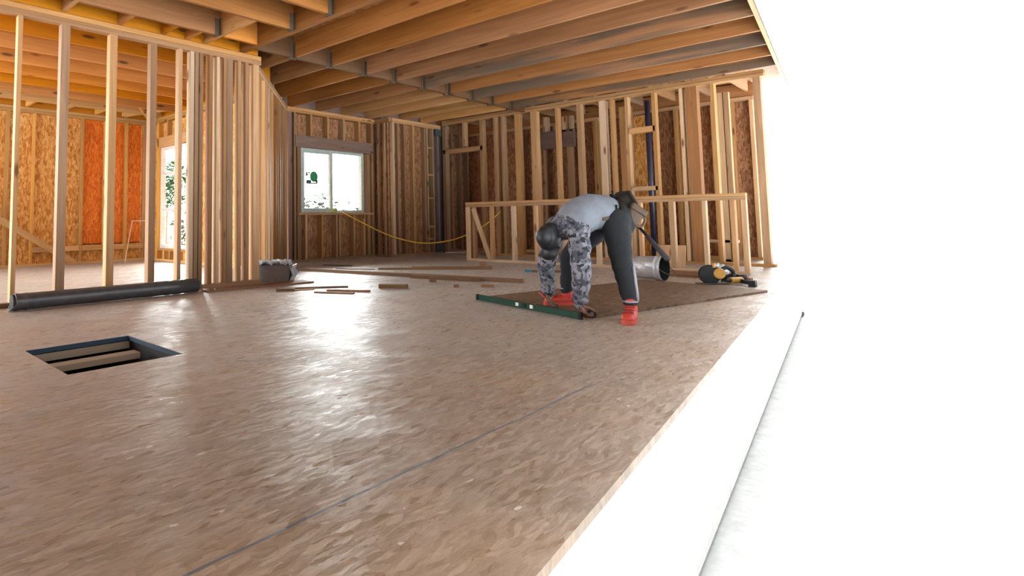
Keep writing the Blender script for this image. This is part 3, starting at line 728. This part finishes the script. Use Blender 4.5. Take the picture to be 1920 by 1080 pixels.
# boards along the foot of the half wall
scrap('lumber_board', 'flat brown board behind the bucket at the foot of the half wall', (8.85, 3.05), (8.80, 2.05), .16, .04, 'plank')
scrap('lumber_board', 'brown board lying in front of the half wall between bucket and tools', (8.42, 2.80), (8.32, 1.75), .09, .04, 'plank')
o = lumber('plywood_offcut', (9.36, 2.98, 0), (9.46, 2.98, .36), .40, .018, 'pale_ply', None, (0, 1, 0)); tag(o, 'pale square plywood offcut behind the half wall studs', 'offcut')

# loose board being marked, laid on the floor
u_, v_ = V((.975, -.222, 0)), V((.222, .975, 0)); P0 = V((4.545, 2.00, 0))
sh = lumber('loose_board_sheet', P0 + v_ * .66 + V((0, 0, .012)), P0 + v_ * .66 + u_ * 2.75 + V((0, 0, .012)), 1.32, .022, 'deck', None, v_)
sh.data.materials.clear()
sh.data.materials.append(osb('loose_sheet_strands', [(.085, .047, .026), (.125, .07, .04), (.16, .093, .052), (.21, .125, .075)], 'Y', 9, 40))
tag(sh, 'large brown board sheet lying on the floor under the worker', 'board')
lv = thing('spirit_level', 'long green spirit level lying on the floor by the worker\'s hands', 'level', (4.56, 2.6, 0))
q0, q1 = V((4.385, 2.05, .02)), V((4.78, 3.25, .02)); dl = (q1 - q0).normalized(); nl = V((dl.y, -dl.x, 0))
bm = bmesh.new()
for z in (.004, .036): box_bm(bm, (0, 0, 0), (1, 1, 1)) if False else None
Ll = (q1 - q0).length
for c, s in (((0, .023, Ll / 2), (.024, .006, Ll)), ((0, -.023, Ll / 2), (.024, .006, Ll)), ((0, 0, Ll / 2), (.008, .042, Ll))):
    box_bm(bm, c, s, None, .001)
put('body', mesh_of(bm), 'green', lv, Matrix.Translation(q0 + V((0, 0, .012))) @ frame(dl, nl).to_4x4())
for t in (.0, 1.0):
    lumber('end_cap', q0 + dl * (Ll * t - .012) + V((0, 0, .012)), q0 + dl * (Ll * t + .012) + V((0, 0, .012)), .03, .056, 'black', lv, nl)
for t in (.40, .47, .54):
    lumber('vial_window', q0 + dl * (Ll * t) + V((0, 0, .014)), q0 + dl * (Ll * t + .035) + V((0, 0, .014)), .027, .030, 'white' if t != .47 else 'black', lv, nl)

# bucket on its side
ax = V((.77, .60, 0)); ax = (V((-.7246, .689, 0)) * .24 + V((.688, .722, 0)) * .30).normalized()
bc = thing('bucket', 'shiny white bucket lying on its side with its dark opening facing forward', 'bucket', (7.75, 2.6, 0))
bm = bmesh.new(); zc = .155; o0 = V((7.72, 2.52, zc))
rim = [(.0, .150), (.01, .157), (.035, .157), (.036, .149), (.07, .149), (.071, .153), (.085, .153), (.086, .147), (.25, .139), (.36, .132)]
tube_bm(bm, [ax * d for d, _ in rim], [r for _, r in rim], 40, (0, 0, 1), caps=False)
ends_ = tube_bm(bm, [ax * .36, ax * .362], [.132, .001], 40, (0, 0, 1), caps=False)
bmesh.ops.remove_doubles(bm, verts=bm.verts, dist=.0008)
put('bucket_shell', mesh_of(bm, smooth=True), 'bucket', bc, Matrix.Translation(o0) @ Matrix.Rotation(0, 4, 'X'))
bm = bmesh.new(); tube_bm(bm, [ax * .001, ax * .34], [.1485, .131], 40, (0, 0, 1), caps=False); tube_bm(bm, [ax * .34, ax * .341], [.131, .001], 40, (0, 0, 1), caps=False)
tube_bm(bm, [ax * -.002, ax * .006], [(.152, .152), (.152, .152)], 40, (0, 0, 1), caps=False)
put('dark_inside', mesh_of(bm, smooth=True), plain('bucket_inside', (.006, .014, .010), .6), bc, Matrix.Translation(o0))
sd = V((-ax.y, ax.x, 0))
hp = [o0 + sd * .155 * math.cos(a) + V((0, 0, .155 * math.sin(a) * -.55)) - ax * (.10 * math.sin(a)) for a in [math.pi * k / 14 for k in range(15)]]
tube('bail_handle', hp, .004, 'steel', bc, 8)
# dark pole from bucket to the rail of the half wall
po = thing('dark_pole', 'dark pole leaning from the bucket to the rail of the half wall', 'pole', (7.76, 2.55, .1))
pa, pb = V((7.63, 2.455, .275)), V((9.12, 3.70, 1.135)); pd = (pb - pa).normalized()
tube('shaft', [pa + pd * .30, pb], .019, 'black', po, 12); tube('grip_sleeve', [pa, pa + pd * .62], [.034, .028], 'felt', po, 12)
# tool pile
tl = thing('circular_saw', 'yellow and black circular saw on the floor right of the bucket', 'power saw', (7.72, 1.98, 0))
def cyl(name, c, axd, r, h, mat, par, n=24, r2=None):
    c = V(c); axd = V(axd).normalized(); bm = bmesh.new()
    tube_bm(bm, [-axd * h / 2, -axd * h * .42, axd * h * .42, axd * h / 2], [r * .93, r, r2 or r, (r2 or r) * .93], n)
    return put(name, mesh_of(bm, smooth=False), mat, par, Matrix.Translation(c))
fx = V((.7246, -.689, 0)); fy = V((.688, .722, 0)); tc = V((7.72, 1.96, 0))
cyl('motor_housing', tc + V((0, 0, .13)) + fx * .02, fx * .5 + fy, .062, .20, 'yellow', tl)
cyl('blade_guard', tc + V((0, 0, .115)) - fx * .10 - fy * .02, fx * .35 + fy, .112, .045, 'black', tl, 32)
cyl('blade', tc + V((0, 0, .075)) - fx * .085 - fy * .01, fx * .35 + fy, .085, .006, 'steel', tl, 32)
o = lumber('base_plate', tc - fx * .22 + V((0, 0, .012)), tc + fx * .10 + V((0, 0, .012)), .14, .008, 'steel', tl, fy)
tube('grip', [tc + fx * .05 + V((0, 0, .17)), tc + fx * .12 + V((0, 0, .19)), tc + fx * .19 + V((0, 0, .14)), tc + fx * .17 + V((0, 0, .07)), tc + fx * .10 + V((0, 0, .06))], .022, 'black', tl, 10, 4)
cyl('front_knob', tc - fx * .06 + V((0, 0, .22)) - fy * .04, (0, 0, 1), .022, .05, 'yellow', tl)
co = []
for k in range(90):
    a = k / 90 * 2 * math.pi * 5; r = .13 + .025 * math.sin(k * .37)
    co.append(tc + fx * (.30 + r * math.cos(a) * .8) + fy * (.16 + r * math.sin(a)) + V((0, 0, .012 + .014 * (k // 18) + .01 * abs(math.sin(k * .9)))))
o = tube('extension_cord', co, .011, 'black', None, 8, 2); tag(o, 'coiled black cord on the floor right of the yellow saw', 'cord')
dr = thing('cordless_drill', 'yellow and black drill lying against the coiled black cord', 'drill', tuple(tc + fx * .17 - fy * .12))
dc = tc + fx * .15 - fy * .10
cyl('drill_body', dc + V((0, 0, .055)), fx + fy * .3, .034, .17, 'yellow', dr); cyl('chuck', dc + V((0, 0, .055)) - fx * .115 - fy * .035, fx + fy * .3, .018, .06, 'black', dr, 16, .024)
tube('grip', [dc + fx * .05 + V((0, 0, .05)), dc + fx * .07 - fy * .13 + V((0, 0, .035))], .022, 'black', dr, 12)
o = slab('battery', tuple(dc + fx * .07 - fy * .17 + V((-.045, -.035, .002))), tuple(dc + fx * .07 - fy * .17 + V((.045, .035, .07))), 'black', dr, .006)
bm = bmesh.new(); bmesh.ops.create_icosphere(bm, subdivisions=3, radius=.12)
for v in bm.verts:
    n_ = math.sin(v.co.x * 61 + v.co.y * 37) * math.cos(v.co.z * 53 + v.co.y * 41); v.co *= 1 + .14 * n_; v.co.z = max(v.co.z * .75, -.085)
o = put('plastic_bag', mesh_of(bm), 'film', None, Matrix.Translation((8.56, 2.16, .085))); tag(o, 'crumpled clear plastic bag behind the tools', 'bag')

# yellow cord from window to tall wall
cpts = [(7.93, 8.60, .95), (8.15, 8.2, .72), (8.5, 7.85, .48), (8.95, 7.6, .335), (9.35, 7.45, .30), (9.75, 7.2, .36), (10.1, 6.98, .50), (10.4, 6.8, .68), (10.68, 6.64, .93)]
o = tube('air_hose', cpts, .0125, 'cord', None, 8, 6); tag(o, 'yellow hose hanging in a curve from the window sill to the tall stud wall', 'hose')
bm = bmesh.new(); bmesh.ops.create_icosphere(bm, subdivisions=2, radius=.05)
for v in bm.verts: v.co = V((v.co.x * 1.2, v.co.y * .7, v.co.z * 1.0 + .01 * math.sin(v.co.x * 90)))
o = put('hose_end_bundle', mesh_of(bm, smooth=True), plain('lime_rag', (.42, .46, .10), .7), None, Matrix.Translation((7.78, 8.63, .985))); tag(o, 'small lime bundle lying on the window sill', 'bundle')
o = tube('drain_pipe', [(11.45, 3.90, 0), (11.45, 3.90, 2.97)], .045, 'navy', None, 16); tag(o, 'dark blue vertical pipe behind the small framed opening', 'pipe')
# leaning pieces in the far room
o = lumber('leaning_board', (2.15, 11.60, 1.10), (3.80, 11.62, .03), .11, .04, 'stud_far', None, (0, 0, 1)); tag(o, 'pale board leaning slanted against the golden wall', 'board')
tr = thing('strip_frame', 'thin pale strip frame leaning beside the tall window', 'frame', (4.9, 11.3, 0))
for p, q in (((4.62, 11.30, .01), (4.93, 11.72, .82)), ((4.93, 11.72, .82), (5.22, 11.20, .82)), ((5.22, 11.20, .82), (4.98, 11.12, .40))):
    lumber('strip', p, q, .02, .02, 'stud_pale', tr)

# ------------------------------------------------------------------ bushes outside
def bush(name, label, c, r, n, mat, size, zs=1.0):
    bm = bmesh.new()
    for k in range(n):
        a, b = random.random() * 2 * math.pi, math.acos(2 * random.random() - 1); rr = r * random.random() ** .4
        p = V((rr * math.sin(b) * math.cos(a), rr * math.sin(b) * math.sin(a), rr * math.cos(b) * zs))
        q = V((random.gauss(0, 1), random.gauss(0, 1), random.gauss(0, 1))).normalized(); s = q.orthogonal().normalized(); l = size * (.6 + .8 * random.random())
        bm.faces.new([bm.verts.new(p + q * l), bm.verts.new(p + s * l * .4), bm.verts.new(p - q * l), bm.verts.new(p - s * l * .4)])
    root = thing(name, label, 'bush', (c[0], c[1], -.93))
    put('foliage', mesh_of(bm), mat, root, Matrix.Translation(V(c)))
    tube('stem', [(c[0], c[1], -.93), (c[0] + .05, c[1], c[2] - r * .2)], [.06, .02], 'joist', root, 8)
bush('bush', 'sparse green bush outside the left pane of the sliding window', (11.68, 13.74, 1.0), .72, 300, 'leaf', .12)
bush('bush', 'sparse grey green bush outside the right pane of the sliding window', (12.62, 13.05, .95), .55, 110, 'leaf', .11)
bush('garden_tree', 'green tree outside the tall window of the far room', (10.35, 21.4, 2.2), 1.05, 620, 'leaf_green', .15)
bush('bush', 'grey leafy hedge outside the foot of the tall window', (10.0, 18.6, .35), .9, 420, 'leaf', .12)

# ------------------------------------------------------------------ the worker
RT, FW, UP = V((.7246, -.689, 0)), V((.688, .722, 0)), V((0, 0, 1))      # facing the wall behind him: his own left/right and depth
pe = thing('person', 'bent-over worker in grey camouflage sleeves, black cap and orange shoes marking a board', 'person', (4.7, 2.1, 0))
J = dict(pelvis=(4.712, 1.916, .80), lhip=(4.625, 1.85, .765), lknee=(4.59, 1.80, .43), lank=(4.585, 1.750, .15),
         rhip=(4.80, 1.99, .775), rknee=(4.775, 2.30, .47), rank=(4.885, 2.40, .165),
         waist=(4.655, 1.955, .825), mid=(4.575, 2.03, .825), chest=(4.485, 2.115, .765), neck=(4.395, 2.205, .685),
         lsh=(4.375, 2.035, .665), lel=(4.345, 2.010, .375), lwr=(4.425, 2.065, .125),
         rsh=(4.505, 2.275, .715), rel=(4.49, 2.375, .40), rwr=(4.615, 2.43, .165))
J = {k: V(v) for k, v in J.items()}
hc = V((4.325, 2.245, .632))                       # head centre
hu = (RT * -.70 - FW * .66 + UP * .14).normalized()     # chin to crown
hf = (UP * -1 - RT * .22); hf = (hf - hu * hf.dot(hu)).normalized()   # way the face looks
hs = hu.cross(hf)                                   # sideways
if hs.dot(RT) < 0: hs = -hs                         # towards the viewer = his left side

def hand_chains(bm, w, d, palm, side, curl, spread=.02, thumb=.8):
    """w wrist, d towards the knuckles, palm = the way the palm faces, side = thumb side"""
    d = d.normalized(); palm = (palm - d * palm.dot(d)).normalized(); side = (side - d * side.dot(d) - palm * side.dot(palm)).normalized()
    round_chain(bm, [w - d * .02, w + d * .02, w + d * .055, w + d * .085], [(.029, .022), (.036, .019), (.043, .017), (.041, .014)], 14, side)
    for k, (off, l) in enumerate(((.032, .92), (.011, 1.0), (-.011, .95), (-.031, .76))):
        p = w + d * .085 + side * off; ang = 0; pts = [p - d * .02, p]; dd = (d + side * off * spread * 30).normalized()
        for s_, c in zip((.044, .027, .021), curl):
            ang += c; q = dd * math.cos(ang) + palm * math.sin(ang); p = p + q * s_ * l; pts.append(p)
        round_chain(bm, pts, [.0098, .0098, .0088, .0082, .0072], 10, side)
    t0 = w + d * .025 + side * .03; t1 = w + d * .055 + side * .062 + palm * .012; t2 = t1 + (d * .7 + side * .25 + palm * thumb).normalized() * .035; t3 = t2 + (d * .7 - side * .1 + palm * thumb).normalized() * .026
    round_chain(bm, [t0, t1, t2, t3], [.016, .0125, .0105, .009], 10, d)

lw_d = (UP * -.80 - FW * .35 + RT * .12).normalized(); rw_d = (UP * -.88 + RT * .10 - FW * .1).normalized()
def body(bm):
    round_chain(bm, [J['pelvis'] + RT * .03, J['waist'], J['mid'], J['chest'], J['neck']], [(.15, .10), (.14, .09), (.15, .10), (.16, .10), (.075, .07)], 20, FW)
    round_chain(bm, [J['chest'], J['neck'], J['neck'] * .5 + hc * .5, hc], [.09, .062, .056, .055], 16)
    # head: crown to chin, with jaw, nose, ears, brow and lips
    pts = [hc + hu * .075, hc + hu * .04, hc, hc - hu * .045, hc - hu * .085 + hf * .025, hc - hu * .105 + hf * .035]
    round_chain(bm, pts, [(.062, .080), (.073, .092), (.074, .094), (.068, .082), (.052, .058), (.034, .04)], 20, hs)
    round_chain(bm, [hc - hu * .002 + hf * .085, hc - hu * .025 + hf * .098, hc - hu * .042 + hf * .108], [.009, .012, .014], 10)
    round_chain(bm, [hc - hu * .066 + hf * .082 - hs * .02, hc - hu * .066 + hf * .088, hc - hu * .066 + hf * .082 + hs * .02], [.006, .008, .006], 10)
    round_chain(bm, [hc + hu * .008 + hf * .082 - hs * .045, hc + hu * .01 + hf * .09, hc + hu * .008 + hf * .082 + hs * .045], [.008, .01, .008], 10)
    for s_ in (-1, 1):
        e = hc + hs * (.074 * s_) - hf * .008 - hu * .01
        round_chain(bm, [e + hu * .022, e, e - hu * .022], [(.009, .018), (.010, .018), (.008, .012)], 12, hs)
    for a, b, c in (('lsh', 'lel', 'lwr'), ('rsh', 'rel', 'rwr')):
        round_chain(bm, [J['chest'] + (J[a] - J['chest']) * .3, J[a], J[a] * .5 + J[b] * .5, J[b], J[b] * .6 + J[c] * .4, J[c]], [.07, .056, .05, .042, .041, .028], 14)
    for a, b, c in (('lhip', 'lknee', 'lank'), ('rhip', 'rknee', 'rank')):
        round_chain(bm, [J[a], J[a] * .5 + J[b] * .5, J[b], J[b] * .65 + J[c] * .35, J[c]], [.085, .072, .056, .055, .038], 14)
    hand_chains(bm, J['lwr'], lw_d, RT * .9 - UP * .2, -FW * .6 - RT * .3 + UP * .1, (.75, .75, .5))
    hand_chains(bm, J['rwr'], rw_d, RT * .6 - FW * .5, -FW * .6 - RT * .6, (.55, .65, .45))
bd = fused('body', body, .0045, 4, 'skin', pe, origin=(4.7, 2.1, 0))
def hairy(bm):
    round_chain(bm, [hc + hu * .03 - hf * .045, hc - hu * .02 - hf * .055, hc - hu * .055 - hf * .05], [(.070, .05), (.068, .045), (.05, .03)], 16, hs)
fused('hair', hairy, .006, 3, 'hair', pe, origin=hc)
for s_ in (-1, 1):
    bm = bmesh.new(); bmesh.ops.create_uvsphere(bm, u_segments=12, v_segments=8, radius=.011)
    put('eye', mesh_of(bm, smooth=True), 'white', pe, Matrix.Translation(hc - hu * .014 + hf * .080 + hs * (.031 * s_)))

def torso(bm):
    round_chain(bm, [J['pelvis'] + RT * .005 + UP * .005, J['waist'] + UP * .005, J['mid'] + UP * .008, J['mid'] * .5 + J['chest'] * .5 + UP * .012, J['chest'] + UP * .008, J['chest'] * .4 + J['neck'] * .6 + UP * .0],
                [(.165, .130), (.170, .138), (.180, .150), (.195, .150), (.205, .140), (.165, .105)], 26, FW)
    round_chain(bm, [J['chest'] * .8 + J['rsh'] * .2, J['rsh']], [.12, .088], 16); round_chain(bm, [J['chest'] * .8 + J['lsh'] * .2, J['lsh']], [.12, .088], 16)
sh_ = fused('sweatshirt', torso, .008, 6, 'shirt', pe, origin=J['mid'])
sh_.data.materials.append(M['camo'])
wm = world_of(sh_)
axs = (J['neck'] - J['mid']).normalized()
for p in sh_.data.polygons:
    c = wm @ p.center; t = (c - J['mid']).dot(axs)
    n_ = .012 * math.sin(c.z * 40) + .010 * math.sin(c.x * 55)
    near = min((c - J['lsh']).length, (c - J['rsh']).length)
    p.material_index = 1 if (t > .205 + n_ or near < .105) else 0
def sleeve(a, b, c):
    def f(bm):
        pts = dense([J[a] + (J['chest'] - J[a]) * .18, J[a], J[a] * .45 + J[b] * .55, J[b], J[b] * .5 + J[c] * .5, J[c]], 4)
        rad = []
        base = [.090, .086, .079, .073, .066, .052]
        for i in range(len(pts)):
            t = i / (len(pts) - 1) * 5; k = min(int(t), 4); r = base[k] + (base[k + 1] - base[k]) * (t - k)
            rad.append(r + .005 * math.sin(i * 2.1) + .003 * math.sin(i * 4.7))
        tube_bm(bm, pts, rad, 20)
        d = (J[c] - J[b]).normalized(); round_chain(bm, [J[c] - d * .03, J[c] + d * .012], [.055, .046], 18)
    return f
fused('sleeve', sleeve('lsh', 'lel', 'lwr'), .006, 3, 'camo', pe, origin=J['lsh'])
fused('sleeve', sleeve('rsh', 'rel', 'rwr'), .006, 3, 'camo', pe, origin=J['rsh'])
def hood(bm):
    round_chain(bm, [J['neck'] + (J['chest'] - J['neck']) * .35, J['neck'] + RT * .005, J['neck'] * .75 + hc * .25], [(.13, .10), (.105, .088), (.085, .078)], 18, FW)
fused('collar', hood, .007, 4, 'camo', pe, origin=J['neck'])

def trousers(bm):
    round_chain(bm, [J['waist'] + RT * .045 + UP * .0, J['pelvis'] + RT * .015, J['pelvis'] + RT * .055 - UP * .06], [(.165, .118), (.185, .135), (.165, .12)], 24, FW)
    for a, b, c, kx in (('lhip', 'lknee', 'lank', 1), ('rhip', 'rknee', 'rank', 1)):
        pts = dense([J[a], J[a] * .5 + J[b] * .5, J[b], J[b] * .55 + J[c] * .45, J[c]], 5)
        base = [.112, .095, .076, .066, .054]; rad = []
        for i in range(len(pts)):
            t = i / (len(pts) - 1) * 4; k = min(int(t), 3); r = base[k] + (base[k + 1] - base[k]) * (t - k)
            rad.append(r + .004 * math.sin(i * 1.9))
        round_chain(bm, pts, rad, 20)
tro = fused('trousers', trousers, .0075, 5, 'trouser', pe, origin=J['pelvis'])
# light stripe on the outside of each shin
for b, c, off in (('lknee', 'lank', (RT * .80 - FW * .60)), ('rknee', 'rank', (RT * .8 + FW * .6))):
    off = off.normalized(); d = (J[c] - J[b]); s_ = d.cross(off).normalized()
    p = [J[b] + d * t + off * (.078 - .024 * t) for t in (.05, .3, .55, .8, .97)]
    bm = bmesh.new(); tube_bm(bm, [q - p[0] for q in p], [(.024, .010), (.024, .011), (.022, .012), (.020, .012), (.016, .010)], 12, s_)
    put('trouser_stripe', mesh_of(bm, smooth=True), 'stripe', tro, Matrix.Translation(p[0]))

def shoe(ank, toe_dir, z0):
    toe_dir = V((toe_dir.x, toe_dir.y, 0)).normalized(); sx = UP.cross(toe_dir); base = V((ank.x, ank.y, z0))
    def upper(bm):
        round_chain(bm, [base - toe_dir * .045 + UP * .052, base + toe_dir * .04 + UP * .05, base + toe_dir * .11 + UP * .045, base + toe_dir * .165 + UP * .040], [(.043, .046), (.049, .044), (.052, .036), (.042, .026)], 18, sx)
        round_chain(bm, [base + UP * .06 - toe_dir * .02, base + UP * .115 - toe_dir * .008, base + UP * .155], [(.046, .056), (.046, .050), (.052, .056)], 18, sx)
    def sole(bm):
        n = 28; t, b = [], []
        for k in range(n):
            a = 2 * math.pi * k / n; ca, sa = math.cos(a), math.sin(a)
            x = .068 + .142 * (abs(ca) ** .75) * (1 if ca > 0 else -1) - .008; y = (.050 + .008 * ca) * (abs(sa) ** .8) * (1 if sa > 0 else -1)
            q = base + toe_dir * x + sx * y; b.append(bm.verts.new(q + UP * .001)); t.append(bm.verts.new(q + UP * .034))
        bm.faces.new(t); bm.faces.new(b[::-1])
        for k in range(n): bm.faces.new((b[k], b[(k + 1) % n], t[(k + 1) % n], t[k]))
    s_ = fused('shoe', upper, .005, 3, 'shoe', pe, origin=base)
    bm = bmesh.new(); sole(bm); me = mesh_of(bm); me.transform(Matrix.Translation(-base)); put('sole', me, 'shoe_sole', s_, Matrix.Translation(base))
    for k in range(5):
        c = base + toe_dir * (.115 - .026 * k) + UP * (.078 + .016 * k)
        tube('lace', [c - sx * .036, c + UP * .009, c + sx * .036], .0042, 'lace', s_, 8, 3)
    tube('ankle_cuff', [base + UP * .150 + (sx * math.cos(a) * .05 + toe_dir * math.sin(a) * .053) for a in [2 * math.pi * k / 24 for k in range(25)]], .008, 'stripe', s_, 8)
shoe(J['lank'], -FW * .85 - RT * .55, .001)
shoe(J['rank'], -RT * 1.0 + FW * .1, .024)

# cap
cp0 = hc + hu * .012
def cap(bm):
    round_chain(bm, [cp0, cp0 + hu * .04, cp0 + hu * .075], [(.086, .106), (.083, .101), (.066, .082)], 24, hs)
    round_chain(bm, [cp0 - hu * .012 - hf * .03, cp0 + hu * .02], [(.083, .098), (.086, .104)], 24, hs)
cpo = fused('cap', cap, .006, 4, 'cap', pe, origin=hc)
bm = bmesh.new(); n = 14; top, bot = [], []
for i in range(n + 1):
    a = math.pi * i / n; x = math.cos(a) * .082; y = .075 + math.sin(a) ** .8 * .105; z = -.012 - (x / .082) ** 2 * .022
    p = cp0 + hs * x + hf * y + hu * z; q = cp0 + hs * x * 1.0 + hf * .055 + hu * (z + .004)
    top.append((p, q))
vt = [(bm.verts.new(p), bm.verts.new(q)) for p, q in top]; vb = [(bm.verts.new(p - hu * .004), bm.verts.new(q - hu * .004)) for p, q in top]
for i in range(n):
    bm.faces.new((vt[i][0], vt[i + 1][0], vt[i + 1][1], vt[i][1])); bm.faces.new((vb[i][0], vb[i][1], vb[i + 1][1], vb[i + 1][0]))
    bm.faces.new((vt[i][0], vb[i][0], vb[i + 1][0], vt[i + 1][0])); bm.faces.new((vt[i][1], vt[i + 1][1], vb[i + 1][1], vb[i][1]))
for i in (0, n): bm.faces.new((vt[i][0], vt[i][1], vb[i][1], vb[i][0]))
me = mesh_of(bm, smooth=True); me.transform(Matrix.Translation(-hc)); put('brim', me, 'cap', cpo, Matrix.Translation(hc))
bm = bmesh.new(); bmesh.ops.create_uvsphere(bm, u_segments=10, v_segments=6, radius=.008); put('cap_button', mesh_of(bm, smooth=True), 'cap', cpo, Matrix.Translation(cp0 + hu * .142))

# tool belt with pouches
tb = put('tool_belt', mesh_of((lambda b: (tube_bm(b, [V((0, 0, 0)) + (FW * math.cos(a) * .186 + (UP * .96 + RT * .25).normalized() * math.sin(a) * .140) for a in [2 * math.pi * k / 32 for k in range(33)]], [(.026, .007)] * 33, 8, RT), b)[1])(bmesh.new()), smooth=True), 'leather_dark', pe, Matrix.Translation(J['pelvis'] + RT * .005 + UP * .005))
def pouch(name, c, s, rot, mat, flap):
    bm = bmesh.new(); box_bm(bm, (0, 0, 0), s, None, min(s) * .3)
    for v in bm.verts:
        if v.co.z > 0: v.co.x *= 1.15; v.co.y *= 1.15
    o = put(name, mesh_of(bm, smooth=True), mat, tb, Matrix.Translation(c) @ rot.to_4x4())
    if flap:
        bm = bmesh.new(); box_bm(bm, (0, 0, s[2] * .3), (s[0] * 1.22, s[1] * 1.22, s[2] * .36), None, min(s) * .2)
        put('flap', mesh_of(bm, smooth=True), flap, o, Matrix.Translation(c) @ rot.to_4x4())
fr_ = Matrix((RT, FW, UP)).transposed()
from mathutils import Euler
pouch('pouch', J['pelvis'] + RT * .125 + UP * .005 - FW * .10, (.12, .10, .16), fr_ @ Euler((0, math.radians(35), 0)).to_matrix(), 'leather', 'leather')
pouch('pouch', J['pelvis'] + RT * .085 + UP * .115 - FW * .02, (.11, .18, .12), fr_ @ Euler((0, math.radians(62), 0)).to_matrix(), 'leather_dark', 'leather_dark')
pouch('pouch', J['pelvis'] + RT * .155 + UP * .075 + FW * .07, (.10, .10, .13), fr_ @ Euler((0, math.radians(50), 0)).to_matrix(), 'leather', 'leather_dark')
tube('hammer_loop', [J['pelvis'] + RT * .165 - FW * .11 + UP * .02, J['pelvis'] + RT * .215 - FW * .11 - UP * .03, J['pelvis'] + RT * .19 - FW * .10 - UP * .085, J['pelvis'] + RT * .14 - FW * .10 - UP * .075], .011, 'steel', tb, 8, 4)
pouch('tape_holder', J['pelvis'] - RT * .105 - UP * .02 - FW * .165, (.085, .03, .032), fr_, 'leather', None)
tube('belt_strap', [J['pelvis'] - RT * .035 - FW * .175 + UP * .085, J['pelvis'] - RT * .035 - FW * .18 - UP * .03], .008, 'black', tb, 8)
tube('nail_tool', [J['pelvis'] + RT * .015 + UP * .12 - FW * .05, J['pelvis'] - RT * .005 + UP * .20 - FW * .04], .008, 'black', tb, 8)

# things in his hands
tm = thing('tape_measure', 'round black tape measure held under the worker\'s left hand', 'tape measure', (4.52, 2.06, 0))
hcx = J['lwr'] + lw_d * .085 + RT * .052 - FW * .02; hcx.z = .052
cyl('case', hcx, FW * .9 + RT * .45, .036, .034, 'black', tm, 24); cyl('hub', hcx - FW * .017 - RT * .008, FW * .9 + RT * .45, .016, .006, 'steel', tm, 16)
mk = J['rwr'] + rw_d * .09
o = tube('marker', [mk + RT * .02 - FW * .01 + UP * -.012, mk - RT * .09 + UP * .085 + FW * .005], .007, 'red', None, 10); tag(o, 'red marker stick held in the worker\'s right hand', 'marker')

# ------------------------------------------------------------------ camera
cam = bpy.data.cameras.new('camera'); co_ = bpy.data.objects.new('camera', cam); COL.objects.link(co_)
F, CX, CY = 1078.6, 657.6, 333.0
cam.sensor_fit = 'HORIZONTAL'; cam.sensor_width = 36; cam.lens = F / 1920 * 36
cam.shift_x = (960 - CX) / 1920; cam.shift_y = -(540 - CY) / 1920; cam.clip_start = .05
yaw, pitch, roll = .761088, .0735435, -.0111123
f = V((math.sin(yaw), math.cos(yaw), 0)); r = V((math.cos(yaw), -math.sin(yaw), 0)); u = V((0, 0, 1))
f2 = f * math.cos(pitch) + u * math.sin(pitch); u2 = u * math.cos(pitch) - f * math.sin(pitch)
r3 = r * math.cos(roll) + u2 * math.sin(roll); u3 = u2 * math.cos(roll) - r * math.sin(roll)
co_.matrix_world = Matrix.Translation((0, 0, .79)) @ Matrix((r3, u3, -f2)).transposed().to_4x4()
S.camera = co_

# ------------------------------------------------------------------ sky: white overcast, far brighter low behind the windows
w = bpy.data.worlds.new('overcast_sky'); S.world = w; w.use_nodes = True; nt = w.node_tree
for n in list(nt.nodes): nt.nodes.remove(n)
out = node(nt, 'ShaderNodeOutputWorld'); bg = node(nt, 'ShaderNodeBackground'); nt.links.new(bg.outputs[0], out.inputs[0])
tc = node(nt, 'ShaderNodeTexCoord')
dp = node(nt, 'ShaderNodeVectorMath', operation='DOT_PRODUCT'); nt.links.new(tc.outputs['Generated'], dp.inputs[0])
sd_ = V((.66, .73, .75)).normalized(); dp.inputs[1].default_value = sd_
SKY, GLOW, GLOW2 = 2.6, 170.0, 22.0
st_ = ramp(nt, dp.outputs['Value'], [(.70, (0, 0, 0)), (.80, (.24, .24, .24)), (.90, (.42, .42, .42)), (.97, (1, 1, 1))])
ml = math_(nt, 'MULTIPLY_ADD', st_, GLOW); nt.nodes[-1].inputs[2].default_value = SKY
dq = node(nt, 'ShaderNodeVectorMath', operation='DOT_PRODUCT'); nt.links.new(tc.outputs['Generated'], dq.inputs[0])
dq.inputs[1].default_value = V((-.9, .42, .22)).normalized()
l2 = math_(nt, 'MULTIPLY', ramp(nt, dq.outputs['Value'], [(.70, (0, 0, 0)), (.95, (1, 1, 1))]), GLOW2)
ml = math_(nt, 'ADD', ml, l2)
nt.links.new(ml, bg.inputs['Strength']); bg.inputs['Color'].default_value = (.95, .98, 1, 1)

S.view_settings.view_transform = 'Standard'; S.view_settings.look = 'None'; S.view_settings.gamma = 1
S.view_settings.use_curve_mapping = False; S.view_settings.exposure = -0.8
